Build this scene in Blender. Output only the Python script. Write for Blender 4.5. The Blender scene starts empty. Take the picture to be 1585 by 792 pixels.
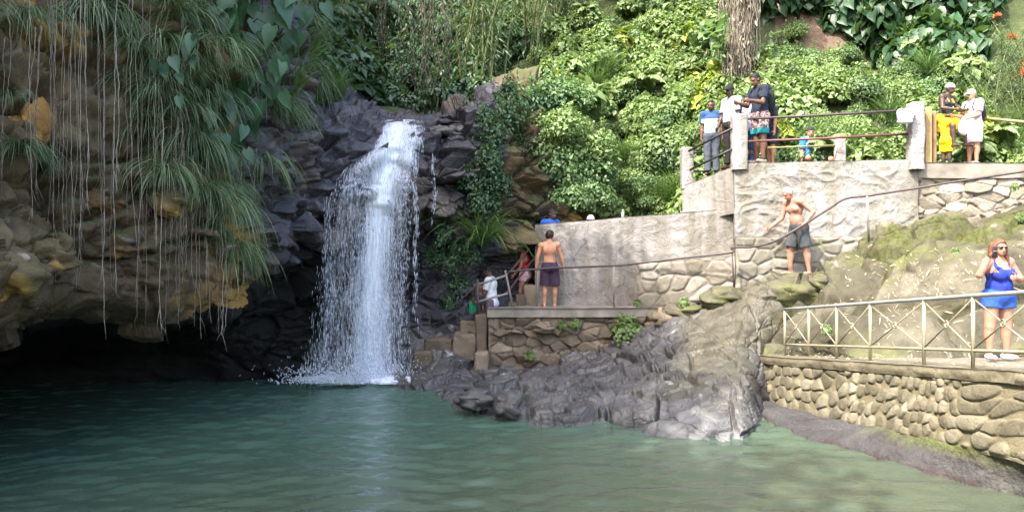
import bpy, math, random
import numpy as np
from mathutils import Vector, Matrix

random.seed(11)
RNG = np.random.default_rng(11)
SC = bpy.context.scene
COL = SC.collection
PI = math.pi

# ------------------------------------------------------------------ place
H = 2.5            # eye height above the pool, metres
F = 1244.0         # focal length of the photograph in its own pixels


def P(px, py, Y):
    return np.array([(px - 792.5) * Y / F, Y, H - (py - 396.0) * Y / F])


def PX(px, Y, z):
    return np.array([(px - 792.5) * Y / F, Y, z])


# ------------------------------------------------------------------ noise
def _hash(ix, iy, iz, seed):
    h = (ix.astype(np.int64) * 374761393 + iy.astype(np.int64) * 668265263 + iz.astype(np.int64) * 2147483647 + seed * 1274126177) & 0xFFFFFFFF
    h = ((h ^ (h >> 13)) * 1274126177) & 0xFFFFFFFF
    h = ((h ^ (h >> 16)) * 2246822519) & 0xFFFFFFFF
    h = h ^ (h >> 15)
    return (h & 0xFFFFFF) / float(0x1000000)


def vnoise(p, seed=0):
    i = np.floor(p).astype(np.int64)
    f = p - i
    f = f * f * (3 - 2 * f)
    out = 0
    for dx in (0, 1):
        wx = f[:, 0] if dx else 1 - f[:, 0]
        for dy in (0, 1):
            wy = f[:, 1] if dy else 1 - f[:, 1]
            for dz in (0, 1):
                wz = f[:, 2] if dz else 1 - f[:, 2]
                out = out + wx * wy * wz * _hash(i[:, 0] + dx, i[:, 1] + dy, i[:, 2] + dz, seed)
    return out * 2 - 1


def fbm(p, octv=4, seed=0, gain=.5):
    a, s, o = 1.0, 0.0, 0
    q = np.array(p, float)
    for k in range(octv):
        o = o + a * vnoise(q, seed + k * 17)
        s += a
        a *= gain
        q = q * 2.03 + 13.7
    return o / s


def vfbm(p, octv=3, seed=0):
    return np.stack([fbm(p, octv, seed + 101 * k) for k in range(3)], 1)


def worley(p, seed=0, jit=.9):
    i = np.floor(p).astype(np.int64)
    n = len(p)
    f1 = np.full(n, 9.0); f2 = np.full(n, 9.0)
    sv = np.zeros((n, 3)); rid = np.zeros((n, 3))
    for dx in (-1, 0, 1):
        for dy in (-1, 0, 1):
            for dz in (-1, 0, 1):
                c = i + np.array([dx, dy, dz])
                r = np.stack([_hash(c[:, 0], c[:, 1], c[:, 2], seed + k) for k in range(3)], 1)
                s = c + .5 + (r - .5) * jit
                d = np.sqrt(((p - s) ** 2).sum(1))
                m = d < f1
                f2 = np.where(m, f1, np.minimum(f2, d))
                f1 = np.where(m, d, f1)
                sv[m] = (p - s)[m]
                rid[m] = np.stack([_hash(c[:, 0], c[:, 1], c[:, 2], seed + 7 + k) for k in range(3)], 1)[m]
    return f1, f2, sv, rid


def sstep(a, b, x):
    t = np.clip((x - a) / (b - a), 0, 1)
    return t * t * (3 - 2 * t)


def blocks(p, size, seed, amp=1.0, tilt=.7, crack=.12, cw=.13):
    """height of a blocky, jointed rock face (metres, for unit amp and mean block size)"""
    q = p / np.array(size)
    q = q + .13 * vfbm(q * .9, 2, seed + 50)
    f1, f2, sv, rid = worley(q, seed)
    h = (rid[:, 0] - .5) * .55 + ((rid - .5) * 2 * sv).sum(1) * tilt
    h = h - crack * (1 - sstep(0, cw, f2 - f1))
    return h * amp, rid[:, 1], f2 - f1


# ------------------------------------------------------------------ meshes
def link(o, parent=None):
    COL.objects.link(o)
    if parent is not None:
        o.parent = parent
    return o


def mesh(name, V, faces, mats=None, parent=None, smooth=True, attrs=None, midx=None):
    """faces: list of (m,k) integer arrays"""
    V = np.asarray(V, np.float32)
    if not isinstance(faces, list):
        faces = [faces]
    faces = [np.asarray(f, np.int32) for f in faces if len(f)]
    me = bpy.data.meshes.new(name)
    me.vertices.add(len(V))
    me.vertices.foreach_set('co', V.ravel())
    nl = sum(f.size for f in faces); nf = sum(len(f) for f in faces)
    me.loops.add(nl)
    me.loops.foreach_set('vertex_index', np.concatenate([f.ravel() for f in faces]))
    me.polygons.add(nf)
    st, o = [], 0
    for f in faces:
        st.append(np.arange(len(f), dtype=np.int32) * f.shape[1] + o)
        o += f.size
    me.polygons.foreach_set('loop_start', np.concatenate(st))
    if smooth:
        me.polygons.foreach_set('use_smooth', np.ones(nf, bool))
    if midx is not None:
        me.polygons.foreach_set('material_index', np.asarray(midx, np.int32))
    me.update(calc_edges=True)
    me.validate()
    if attrs:
        for k, a in attrs.items():
            at = me.attributes.new(k, 'FLOAT', 'POINT')
            at.data.foreach_set('value', np.asarray(a, np.float32))
    if mats is not None:
        for m in (mats if isinstance(mats, (list, tuple)) else [mats]):
            me.materials.append(m)
    ob = bpy.data.objects.new(name, me)
    return link(ob, parent)


class MB:
    def __init__(self):
        self.V, self.F, self.A, self.n = [], {}, [], 0

    def add(self, V, faces, a=0.0):
        V = np.asarray(V, float)
        for f in (faces if isinstance(faces, list) else [faces]):
            f = np.asarray(f, int)
            if len(f):
                self.F.setdefault(f.shape[1], []).append(f + self.n)
        self.V.append(V)
        self.A.append(np.broadcast_to(np.asarray(a, float), (len(V),)).copy())
        self.n += len(V)

    def build(self, name, mats, parent=None, smooth=True):
        V = np.concatenate(self.V)
        fs = [np.concatenate(self.F[k]) for k in sorted(self.F)]
        return mesh(name, V, fs, mats, parent, smooth, {'rnd': np.concatenate(self.A)})

    # shapes
    def tube(self, pts, rad, n=8, a=0.0, cap=True):
        pts = np.asarray(pts, float); m = len(pts)
        rad = np.broadcast_to(np.asarray(rad, float), (m,))
        T = np.gradient(pts, axis=0)
        T /= np.linalg.norm(T, axis=1)[:, None] + 1e-9
        ref = np.array([0, 0, 1.0]) if abs(T[0, 2]) < .9 else np.array([1.0, 0, 0])
        V = []
        s = np.cross(T[0], ref); s /= np.linalg.norm(s)
        ang = np.arange(n) * 2 * PI / n
        for k in range(m):
            s = s - T[k] * (s @ T[k]); s /= np.linalg.norm(s) + 1e-9
            b = np.cross(T[k], s)
            V.append(pts[k] + rad[k] * (np.cos(ang)[:, None] * s + np.sin(ang)[:, None] * b))
        V = np.concatenate(V)
        i = np.arange(n); j = (i + 1) % n
        q = np.concatenate([np.stack([k * n + i, k * n + j, (k + 1) * n + j, (k + 1) * n + i], 1) for k in range(m - 1)])
        fs = [q]
        if cap and n >= 3:
            V = np.concatenate([V, [pts[0], pts[-1]]])
            c0, c1 = m * n, m * n + 1
            fs.append(np.concatenate([np.stack([np.full(n, c0), j, i], 1), np.stack([np.full(n, c1), (m - 1) * n + i, (m - 1) * n + j], 1)]))
        self.add(V, fs, a)

    def box(self, c, s, rz=0.0, bev=.012, a=0.0):
        """bevelled box"""
        c = np.asarray(c, float); h = np.asarray(s, float) / 2
        b = min(bev, h.min() * .45)
        V, ix = [], {}
        for ax in range(3):
            for sx in (-1, 1):
                for sy in (-1, 1):
                    for sz in (-1, 1):
                        sg = np.array([sx, sy, sz])
                        v = sg * (h - b); v[ax] = sg[ax] * h[ax]
                        ix[(ax, sx, sy, sz)] = len(V); V.append(v)
        q, t = [], []
        S = (-1, 1)
        def g(ax, sg): return ix[(ax,) + tuple(sg)]
        for ax in range(3):
            o = [k for k in range(3) if k != ax]
            for s0 in S:
                sgs = []
                for (p_, q_) in ((-1, -1), (1, -1), (1, 1), (-1, 1)):
                    sg = [0, 0, 0]; sg[ax] = s0; sg[o[0]] = p_; sg[o[1]] = q_
                    sgs.append(g(ax, sg))
                q.append(sgs)
            for p_ in S:
                for q_ in S:
                    sA = [0, 0, 0]; sA[o[0]] = p_; sA[o[1]] = q_
                    a0 = list(sA); a0[ax] = -1
                    a1 = list(sA); a1[ax] = 1
                    q.append([g(o[0], a0), g(o[0], a1), g(o[1], a1), g(o[1], a0)])
        for sx in S:
            for sy in S:
                for sz in S:
                    t.append([g(0, (sx, sy, sz)), g(1, (sx, sy, sz)), g(2, (sx, sy, sz))])
        V = np.array(V)
        def orient(fs):
            out = []
            for f in fs:
                p = V[f]
                nrm = np.cross(p[1] - p[0], p[2] - p[0])
                out.append(f if nrm @ p.mean(0) > 0 else f[::-1])
            return np.array(out)
        q, t = orient(q), orient(t)
        cz, sn = math.cos(rz), math.sin(rz)
        R = np.array([[cz, -sn, 0], [sn, cz, 0], [0, 0, 1]])
        self.add(V @ R.T + c, [t, q], a)

    def ell(self, c, r, n=12, m=8, a=0.0):
        th = np.linspace(0, PI, m + 1)[1:-1]
        ph = np.arange(n) * 2 * PI / n
        V = [[0, 0, 1]] + [[math.sin(t) * math.cos(p), math.sin(t) * math.sin(p), math.cos(t)] for t in th for p in ph] + [[0, 0, -1]]
        V = np.array(V) * np.asarray(r) + np.asarray(c)
        i = np.arange(n); j = (i + 1) % n
        q = np.concatenate([np.stack([1 + k * n + i, 1 + (k + 1) * n + i, 1 + (k + 1) * n + j, 1 + k * n + j], 1) for k in range(m - 2)])
        e = 1 + (m - 1) * n
        t = np.concatenate([np.stack([np.zeros(n, int), 1 + i, 1 + j], 1), np.stack([np.full(n, e), e - n + j, e - n + i], 1)])
        self.add(V, [t, q], a)


def gridfaces(nu, nv):
    """quads of an (nu,nv) grid, index = u*nv+v"""
    i = np.arange(nu - 1)[:, None] * nv + np.arange(nv - 1)[None]
    i = i.ravel()
    return np.stack([i, i + nv, i + nv + 1, i + 1], 1)


def catmull(ctrl, t):
    """ctrl (n,...) sampled at t in [0,n-1]"""
    ctrl = np.asarray(ctrl, float); n = len(ctrl)
    i = np.clip(np.floor(t).astype(int), 0, n - 2); f = t - i
    g = lambda k: ctrl[np.clip(k, 0, n - 1)]
    sh = (len(t),) + (1,) * (ctrl.ndim - 1)
    f = f.reshape(sh)
    p0, p1, p2, p3 = g(i - 1), g(i), g(i + 1), g(i + 2)
    return .5 * (2 * p1 + (p2 - p0) * f + (2 * p0 - 5 * p1 + 4 * p2 - p3) * f ** 2 + (3 * p1 - p0 - 3 * p2 + p3) * f ** 3)


def sheet(ctrl, tu, tv):
    """ctrl (nu,nv,3) -> points (len tu,len tv,3)"""
    A = catmull(ctrl, tu)
    return np.swapaxes(catmull(np.swapaxes(A, 0, 1), tv), 0, 1)


def sheetnormals(G):
    du = np.gradient(G, axis=0); dv = np.gradient(G, axis=1)
    n = np.cross(du, dv)
    return n / (np.linalg.norm(n, axis=2)[..., None] + 1e-9)


# ------------------------------------------------------------------ names
def tag(o, label=None, cat=None, group=None, kind=None):
    if label: o['label'] = label
    if cat: o['category'] = cat
    if group: o['group'] = group
    if kind: o['kind'] = kind
    return o


def thing(name, loc, label, cat, group=None, rz=0.0):
    o = bpy.data.objects.new(name, None)
    o.location = tuple(loc); o.rotation_euler = (0, 0, rz)
    o.empty_display_size = .2
    link(o)
    return tag(o, label, cat, group)


def dup(root, loc, rz=0.0, sc=1.0, label=None, group=None, rot=None):
    r = root.copy(); link(r)
    r.location = tuple(loc); r.rotation_euler = rot if rot is not None else (0, 0, rz)
    r.scale = (sc, sc, sc) if np.isscalar(sc) else sc
    if label: r['label'] = label
    if group: r['group'] = group
    for ch in list(root.children):
        c = ch.copy(); link(c, r)
        for g in list(ch.children):
            link(g.copy(), c)
    return r


# ------------------------------------------------------------------ materials
class Mat:
    def __init__(self, name):
        self.m = bpy.data.materials.new(name); self.m.use_nodes = True
        self.t = self.m.node_tree
        self.b = self.t.nodes['Principled BSDF']
        self.out = self.t.nodes['Material Output']
        self.tc = self.t.nodes.new('ShaderNodeTexCoord')

    def n(self, typ, **kw):
        nd = self.t.nodes.new('ShaderNode' + typ)
        for k, v in kw.items():
            if hasattr(nd, k): setattr(nd, k, v)
        return nd

    def l(self, a, b):
        self.t.links.new(a, b)

    def vec(self, stretch=None, rot=None):
        if stretch is None and rot is None:
            return self.tc.outputs['Object']
        mp = self.n('Mapping')
        if stretch is not None: mp.inputs['Scale'].default_value = stretch
        if rot is not None: mp.inputs['Rotation'].default_value = rot
        self.l(self.tc.outputs['Object'], mp.inputs['Vector'])
        return mp.outputs[0]

    def noise(self, scale, detail=6, dist=0.0, stretch=None, rough=.55):
        nd = self.n('TexNoise')
        nd.inputs['Scale'].default_value = scale
        nd.inputs['Detail'].default_value = detail
        nd.inputs['Roughness'].default_value = rough
        nd.inputs['Distortion'].default_value = dist
        self.l(self.vec(stretch), nd.inputs['Vector'])
        return nd.outputs['Fac']

    def ramp(self, src, stops, interp='LINEAR'):
        r = self.n('ValToRGB'); cr = r.color_ramp; cr.interpolation = interp
        while len(cr.elements) < len(stops): cr.elements.new(.5)
        for e, (p, c) in zip(cr.elements, stops):
            e.position = p
            e.color = (c, c, c, 1) if np.isscalar(c) else (*c, 1)
        self.l(src, r.inputs[0])
        return r.outputs[0]

    def mix(self, fac, a, b, mode='MIX'):
        x = self.n('Mix', data_type='RGBA', blend_type=mode)
        x.inputs[0].default_value = 1.0
        for s, i in ((fac, 0), (a, 6), (b, 7)):
            if isinstance(s, (int, float)): x.inputs[i].default_value = s
            elif isinstance(s, (tuple, list)): x.inputs[i].default_value = (*s, 1)
            else: self.l(s, x.inputs[i])
        return x.outputs[2]

    def math(self, op, a, b=None, clamp=False):
        x = self.n('Math', operation=op); x.use_clamp = clamp
        for k, s in enumerate((a, b)):
            if s is None: continue
            if isinstance(s, (int, float)): x.inputs[k].default_value = s
            else: self.l(s, x.inputs[k])
        return x.outputs[0]

    def attr(self, name):
        a = self.n('Attribute'); a.attribute_name = name
        return a.outputs['Fac']

    def upness(self, lo=.2, hi=.8):
        g = self.n('NewGeometry'); s = self.n('SeparateXYZ')
        self.l(g.outputs['Normal'], s.inputs[0])
        r = self.n('MapRange'); r.inputs[1].default_value = lo; r.inputs[2].default_value = hi
        self.l(s.outputs[2], r.inputs[0])
        return r.outputs[0]

    def bump(self, hs, dist=.02):
        """hs: list of (socket, strength)"""
        prev = None
        for h, s in hs:
            b = self.n('Bump'); b.inputs['Strength'].default_value = s; b.inputs['Distance'].default_value = dist
            self.l(h, b.inputs['Height'])
            if prev is not None: self.l(prev, b.inputs['Normal'])
            prev = b.outputs[0]
        self.l(prev, self.b.inputs['Normal'])

    def base(self, c):
        if isinstance(c, (tuple, list)): self.b.inputs['Base Color'].default_value = (*c, 1)
        else: self.l(c, self.b.inputs['Base Color'])

    def set(self, rough=None, spec=None, metal=None, coat=None):
        if rough is not None:
            if isinstance(rough, (int, float)): self.b.inputs['Roughness'].default_value = rough
            else: self.l(rough, self.b.inputs['Roughness'])
        if spec is not None: self.b.inputs['Specular IOR Level'].default_value = spec
        if metal is not None: self.b.inputs['Metallic'].default_value = metal
        if coat is not None: self.b.inputs['Coat Weight'].default_value = coat
        return self


def simple(name, c, rough=.6, spec=.4, var=.25, scale=8, bump=.15, bscale=40, metal=0.0):
    m = Mat(name)
    f = m.noise(scale, 6, .4)
    lo = tuple(x * (1 - var) for x in c); hi = tuple(min(1, x * (1 + var)) for x in c)
    m.base(m.ramp(f, [(.3, lo), (.7, hi)]))
    m.set(rough, spec, metal)
    if bump: m.bump([(m.noise(bscale, 4), bump)], .01)
    return m.m


def leafmat(name, stops, trans=.35, rough=.45, spec=.4, objvar=.25):
    m = Mat(name)
    c = m.ramp(m.attr('rnd'), stops)
    oi = m.n('ObjectInfo')
    dark = m.math('ADD', m.math('MULTIPLY', oi.outputs['Random'], objvar * 2), 1 - objvar)
    hs = m.n('HueSaturation')
    m.l(dark, hs.inputs['Value']); m.l(c, hs.inputs['Color'])
    h2 = m.math('ADD', m.math('MULTIPLY', m.attr('rnd'), .03), .485)
    m.l(h2, hs.inputs['Hue'])
    c = hs.outputs[0]
    m.base(c); m.set(rough, spec)
    tr = m.n('BsdfTranslucent'); mx = m.n('MixShader'); mx.inputs[0].default_value = trans
    g = m.mix(.5, c, (.35, .55, .08), 'MULTIPLY')
    m.l(m.mix(.55, c, (.16, .26, .03)), tr.inputs[0])
    m.l(m.b.outputs[0], mx.inputs[1]); m.l(tr.outputs[0], mx.inputs[2])
    m.l(mx.outputs[0], m.out.inputs[0])
    return m.m


def rockmat(name, stops, scale=.8, rough=.75, stains=(), moss=None, crackc=None, bump=.6, wet=None, spec=.35):
    m = Mat(name)
    c = m.ramp(m.noise(scale, 9, .8), stops)
    f2 = m.noise(scale * 9, 8, .2)
    c = m.mix(.55, c, m.ramp(f2, [(.25, .35), (.75, 1.0)]), 'MULTIPLY')
    c = m.mix(.35, c, m.ramp(m.attr('rnd'), [(0, .55), (1, 1.0)]), 'MULTIPLY')
    for (col, sc, lo, hi, st) in stains:
        c = m.mix(m.ramp(m.noise(sc, 7, .5, st), [(lo, 0.0), (hi, 1.0)]), c, col)
    if moss:
        col, lo, hi, sc = moss
        k = m.math('MULTIPLY', m.upness(lo, hi), m.ramp(m.noise(sc, 7, .3), [(.42, 0.0), (.6, 1.0)]))
        c = m.mix(k, c, m.mix(m.noise(30, 4), col, tuple(x * 1.8 for x in col)))
    m.base(c)
    if wet:
        m.set(m.ramp(m.noise(wet[0], 5), [(.35, wet[1]), (.65, wet[2])]), spec)
    else:
        m.set(rough, spec)
    v = m.n('TexVoronoi'); v.feature = 'DISTANCE_TO_EDGE'; v.inputs['Scale'].default_value = 2.2
    ds = m.n('MixRGB'); ds.blend_type = 'ADD'; ds.inputs[0].default_value = .35
    m.l(m.vec(), ds.inputs[1]); nz = m.n('TexNoise'); nz.inputs['Scale'].default_value = 2.0; nz.inputs['Detail'].default_value = 5
    m.l(m.vec(), nz.inputs['Vector']); m.l(nz.outputs['Color'], ds.inputs[2]); m.l(ds.outputs[0], v.inputs['Vector'])
    cr = m.ramp(v.outputs['Distance'], [(0, 0.0), (.035, 1.0)])
    m.bump([(cr, bump * .5), (m.noise(6, 9, .4), bump), (m.noise(38, 6), bump * .6)], .05)
    return m.m
# ------------------------------------------------------------------ camera, light, sky
cam_d = bpy.data.cameras.new('camera'); cam = bpy.data.objects.new('camera', cam_d); link(cam)
cam.location = (0, 0, H); cam.rotation_euler = (PI / 2, 0, 0)
cam_d.sensor_width = 36; cam_d.lens = 36 * F / 1585
cam_d.clip_start = .1; cam_d.clip_end = 500
SC.camera = cam
SC.render.resolution_x, SC.render.resolution_y = 1024, 511

SUN = np.array([-.50, -.50, .92]); SUN /= np.linalg.norm(SUN)
sd = bpy.data.lights.new('sun', 'SUN'); sd.energy = 2.0; sd.angle = math.radians(.55); sd.color = (1.0, .95, .86)
so = bpy.data.objects.new('sun', sd); link(so)
so.rotation_euler = Vector(SUN).to_track_quat('Z', 'Y').to_euler()
w = bpy.data.worlds.new('World'); SC.world = w; w.use_nodes = True
nt = w.node_tree
sky = nt.nodes.new('ShaderNodeTexSky'); sky.sky_type = 'NISHITA'; sky.sun_disc = False
sky.sun_elevation = math.asin(SUN[2]); sky.sun_rotation = math.atan2(SUN[0], SUN[1])
sky.dust_density = 4.5; sky.air_density = 1.0; sky.ozone_density = .3
nt.links.new(sky.outputs[0], nt.nodes['Background'].inputs[0])
nt.nodes['Background'].inputs[1].default_value = .15
SC.view_settings.view_transform = 'Standard'; SC.view_settings.look = 'None'
SC.view_settings.exposure = 2.62; SC.view_settings.gamma = 1.0
SC.render.engine = 'CYCLES'
cy = SC.cycles
cy.max_bounces = 5; cy.diffuse_bounces = 3; cy.glossy_bounces = 3; cy.transmission_bounces = 3; cy.transparent_max_bounces = 10
cy.caustics_reflective = False; cy.caustics_refractive = False
cy.use_denoising = True; cy.sample_clamp_indirect = 6

# ------------------------------------------------------------------ rock materials
M_CLIFF = rockmat('brown_overhang_rock', [(.3, (.042, .030, .016)), (.5, (.105, .075, .04)), (.7, (.22, .16, .08))], .55, .8,
                  stains=[((.30, .17, .045), .45, .53, .64, None), ((.04, .035, .03), .9, .56, .7, (1, 1, .35)), ((.28, .25, .2), 1.7, .62, .72, None)],
                  moss=((.035, .05, .012), .35, .8, 1.2))
M_FALL = rockmat('dark_wet_basalt', [(.3, (.022, .020, .026)), (.55, (.055, .05, .062)), (.75, (.13, .115, .125))], .8, .5,
                 stains=[((.11, .085, .06), .5, .55, .7, None), ((.2, .18, .17), 2.0, .64, .74, None)], wet=(1.2, .22, .7), spec=.5, bump=.7)
M_CAVE = rockmat('shade_black_cave_rock', [(.3, (.008, .009, .008)), (.55, (.018, .019, .017)), (.75, (.035, .034, .032))], .8, .8, spec=.15, bump=.6)  # shade of the cave put into the base colour as near-black rock
M_BANK = rockmat('purple_grey_jointed_rock', [(.3, (.040, .039, .038)), (.5, (.08, .077, .074)), (.7, (.145, .138, .131))], 1.1, .55,
                 stains=[((.05, .047, .03), .42, .56, .72, (1, .6, .45)), ((.05, .045, .045), 1.6, .6, .72, None), ((.38, .36, .36), 2.6, .66, .76, None)], wet=(1.0, .28, .7), spec=.5)
M_MOSSROCK = rockmat('mossy_grey_brown_rock', [(.3, (.06, .054, .034)), (.5, (.115, .102, .07)), (.7, (.18, .162, .115))], .9, .85,
                     stains=[((.11, .125, .03), .55, .5, .62, None), ((.07, .06, .04), 1.4, .6, .72, None), ((.24, .22, .17), 2.2, .64, .76, None)],
                     moss=((.05, .062, .014), .45, .85, .9))
M_EARTH = rockmat('hillside_soil', [(.3, (.035, .042, .018)), (.5, (.055, .075, .025)), (.7, (.09, .10, .04))], .9, .95)
M_BARE = rockmat('bare_brown_bank', [(.3, (.11, .075, .05)), (.6, (.22, .16, .11)), (.8, (.3, .24, .18))], .9, .95)

def patches(mat, layers):
    """lay further rock colours over a material by painted-on-the-mesh weights"""
    t = mat.node_tree; b = t.nodes['Principled BSDF']; src = b.inputs['Base Color'].links[0].from_socket
    tc = t.nodes.new('ShaderNodeTexCoord')
    for name, c0, c1 in layers:
        a = t.nodes.new('ShaderNodeAttribute'); a.attribute_name = name
        n = t.nodes.new('ShaderNodeTexNoise'); n.inputs['Scale'].default_value = 4; n.inputs['Detail'].default_value = 8; t.links.new(tc.outputs['Object'], n.inputs['Vector'])
        r = t.nodes.new('ShaderNodeValToRGB'); r.color_ramp.elements[0].position = .3; r.color_ramp.elements[0].color = (*c0, 1); r.color_ramp.elements[1].position = .7; r.color_ramp.elements[1].color = (*c1, 1)
        t.links.new(n.outputs['Fac'], r.inputs[0])
        m = t.nodes.new('ShaderNodeMix'); m.data_type = 'RGBA'; t.links.new(a.outputs['Fac'], m.inputs[0]); t.links.new(src, m.inputs[6]); t.links.new(r.outputs[0], m.inputs[7]); src = m.outputs[2]
    t.links.new(src, b.inputs['Base Color'])
patches(M_BANK, [('lichen', (.036, .032, .02), (.095, .085, .056)), ('lit_tint', (.07, .069, .068), (.155, .152, .15))])  # second layer: light on the bank's lower right painted into its colour

# ------------------------------------------------------------------ pool water
def build_water():
    xs = np.unique(np.concatenate([np.linspace(-60, -11, 20), np.linspace(-11, 7.5, 420), np.linspace(7.5, 30, 10)]))
    ys = np.unique(np.concatenate([np.linspace(-30, 7, 24), np.linspace(7, 19.5, 520), np.linspace(19.5, 24, 6)]))
    X, Y = np.meshgrid(xs, ys, indexing='ij')
    p = np.stack([X.ravel(), Y.ravel(), np.zeros(X.size)], 1)
    fall = np.array([-2.9, 16.0])
    d = np.sqrt((p[:, 0] - fall[0]) ** 2 + (p[:, 1] - fall[1]) ** 2)
    z = .024 * fbm(p * np.array([.9, 1.5, 1]), 3, 3) + .016 * fbm(p * np.array([2.0, 3.6, 1]) + 5, 3, 9)
    q = p + .5 * vfbm(p * .6, 2, 4)
    z += .0035 * np.sin(d * 7 + 2.5 * vnoise(q * .7, 8))
    for k, (a, wl, am) in enumerate([(1.9, .62, .006), (1.35, .4, .005), (1.65, .95, .007), (2.2, .28, .003)]):
        z += am * np.sin((q[:, 0] * math.cos(a) + q[:, 1] * math.sin(a)) * 2 * PI / wl + k * 1.7)
    z += .035 * np.exp(-(d / 1.6) ** 2) * fbm(p * 4, 3, 21)
    calm = np.clip(1 - (np.abs(p[:, 1] - 12) - 9) / 10, .0, 1)
    p[:, 2] = z * calm
    m = Mat('green_pool_water')
    sep = m.n('SeparateXYZ'); m.l(m.tc.outputs['Object'], sep.inputs[0])
    near = m.n('MapRange'); near.inputs[1].default_value = 8.0; near.inputs[2].default_value = 13.5
    warp = m.math('ADD', sep.outputs[1], m.math('MULTIPLY', m.noise(.5, 3), 2.0))
    m.l(m.math('SUBTRACT', warp, m.math('MULTIPLY', sep.outputs[0], .45)), near.inputs[0])
    c = m.mix(near.outputs[0], (.058, .073, .048), (.050, .096, .068))
    m.base(c); m.set(.045, .5)
    m.b.inputs['IOR'].default_value = 1.33
    m.bump([(m.noise(3.2, 4, .4, (1, 1.9, 1)), .24), (m.noise(11, 3, .3, (1, 1.7, 1)), .09)], .06)
    o = mesh('pool_water', p, gridfaces(len(xs), len(ys)), m.m)
    tag(o, kind='structure')
build_water()

# ------------------------------------------------------------------ cliff (left overhang, fall face, rock to the right of the fall)
def W(px, Y, z=-.5):
    return PX(px, Y, z)

k_ = .905
def cc(px, *rows):
    out = []
    for r in rows[:-1]:
        q = r if len(r) == 3 else (px,) + tuple(r)
        out.append(P(q[0], q[1], q[2] * k_))
    out.append(W(px, rows[-1] * k_))
    return out

CL = [
    [np.array(v, float) for v in [(-12, -8, 15), (-9.2, -8, 12), (-8.0, -8, 6.5), (-7.4, -8, 3.8), (-7.2, -8, 1.6), (-9.5, -8, 1.6), (-11, -8, .6), (-11.5, -8, -.5)]],
    [np.array(v, float) for v in [(-11, 1, 15), (-8.4, 1, 12), (-7.4, 1, 6.5), (-6.9, 1, 3.8), (-6.7, 1, 1.5), (-9.3, 1, 1.6), (-11.5, 1.4, .6), (-12, 1.6, -.5)]],
    cc(-420, (-1500, 9.5), (-760, 7.6), (-100, 6.6), (250, 6.2), (552, 6.4), (560, 10.5), (575, 15), 16.5),
    cc(-150, (-1200, 11), (-640, 9.4), (-60, 8.6), (250, 8.0), (520, 8.0), (528, 12), (570, 16), 17.2),
    cc(0, (-900, 13), (-500, 11.2), (-60, 10.2), (280, 9.6), (506, 9.6), (515, 13.2), (560, 16.6), 17.6),
    cc(130, (-800, 14), (-460, 12.2), (-60, 11.2), (280, 10.6), (478, 10.8), (500, 14), (550, 17.0), 17.8),
    cc(260, (-740, 15), (-420, 13.2), (-60, 12.2), (250, 11.6), (485, 12.0), (508, 14.6), (545, 17.3), 18.0),
    cc(350, (-640, 17), (-380, 15.4), (-60, 13.4), (220, 12.8), (455, 13.4), (490, 15.4), (540, 17.6), 18.1),
    cc(420, (-400, 20), (-200, 17.6), (-20, 15.9), (200, 14.9), (385, 15.4), (430, 16.8), (520, 17.8), 18.0),
    cc(480, (60, 23), (110, 20.5), (150, 18.4), (235, 17.3), (370, 17.0), (450, 17.8), (525, 18.3), 18.4),
    cc(530, (110, 24), (140, 21.5), (170, 19.2), (245, 18.2), (350, 17.8), (440, 18.6), (520, 18.9), 18.9),
    cc(590, (172, 25), (182, 21.8), (194, 19.7), (258, 18.8), (300, 18.5), (390, 19.4), (500, 19.6), 19.5),
    cc(640, (174, 25), (184, 21.8), (193, 19.7), (250, 18.9), (305, 18.6), (390, 19.6), (490, 19.7), 19.4),
    cc(690, (170, 25), (180, 22), (188, 19.9), (240, 19.1), (300, 18.9), (380, 19.7), (480, 19.5), 19.0),
    cc(730, (150, 25), (160, 22), (176, 20.2), (240, 19.4), (330, 19.3), (400, 19.9), (480, 19.4), 18.6),
    cc(790, (130, 25), (142, 22), (160, 20.8), (250, 20.1), (340, 20.1), (400, 20.4), (470, 20.2), 18.9),
    cc(850, (140, 25), (160, 22.5), (190, 21.3), (270, 20.8), (350, 20.6), (420, 20.8), (480, 20.8), 19.6),
    cc(920, (160, 25), (180, 22.8), (220, 21.8), (300, 21.2), (360, 21), (430, 21.2), (480, 21.2), 20.2),
]
CL = np.array(CL)
CLPX = np.array([-900, -600, -420, -150, 0, 130, 260, 350, 420, 480, 530, 590, 640, 690, 730, 790, 850, 920.])


def cl_u(px):
    return np.interp(px, CLPX, np.arange(len(CLPX)))


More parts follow.
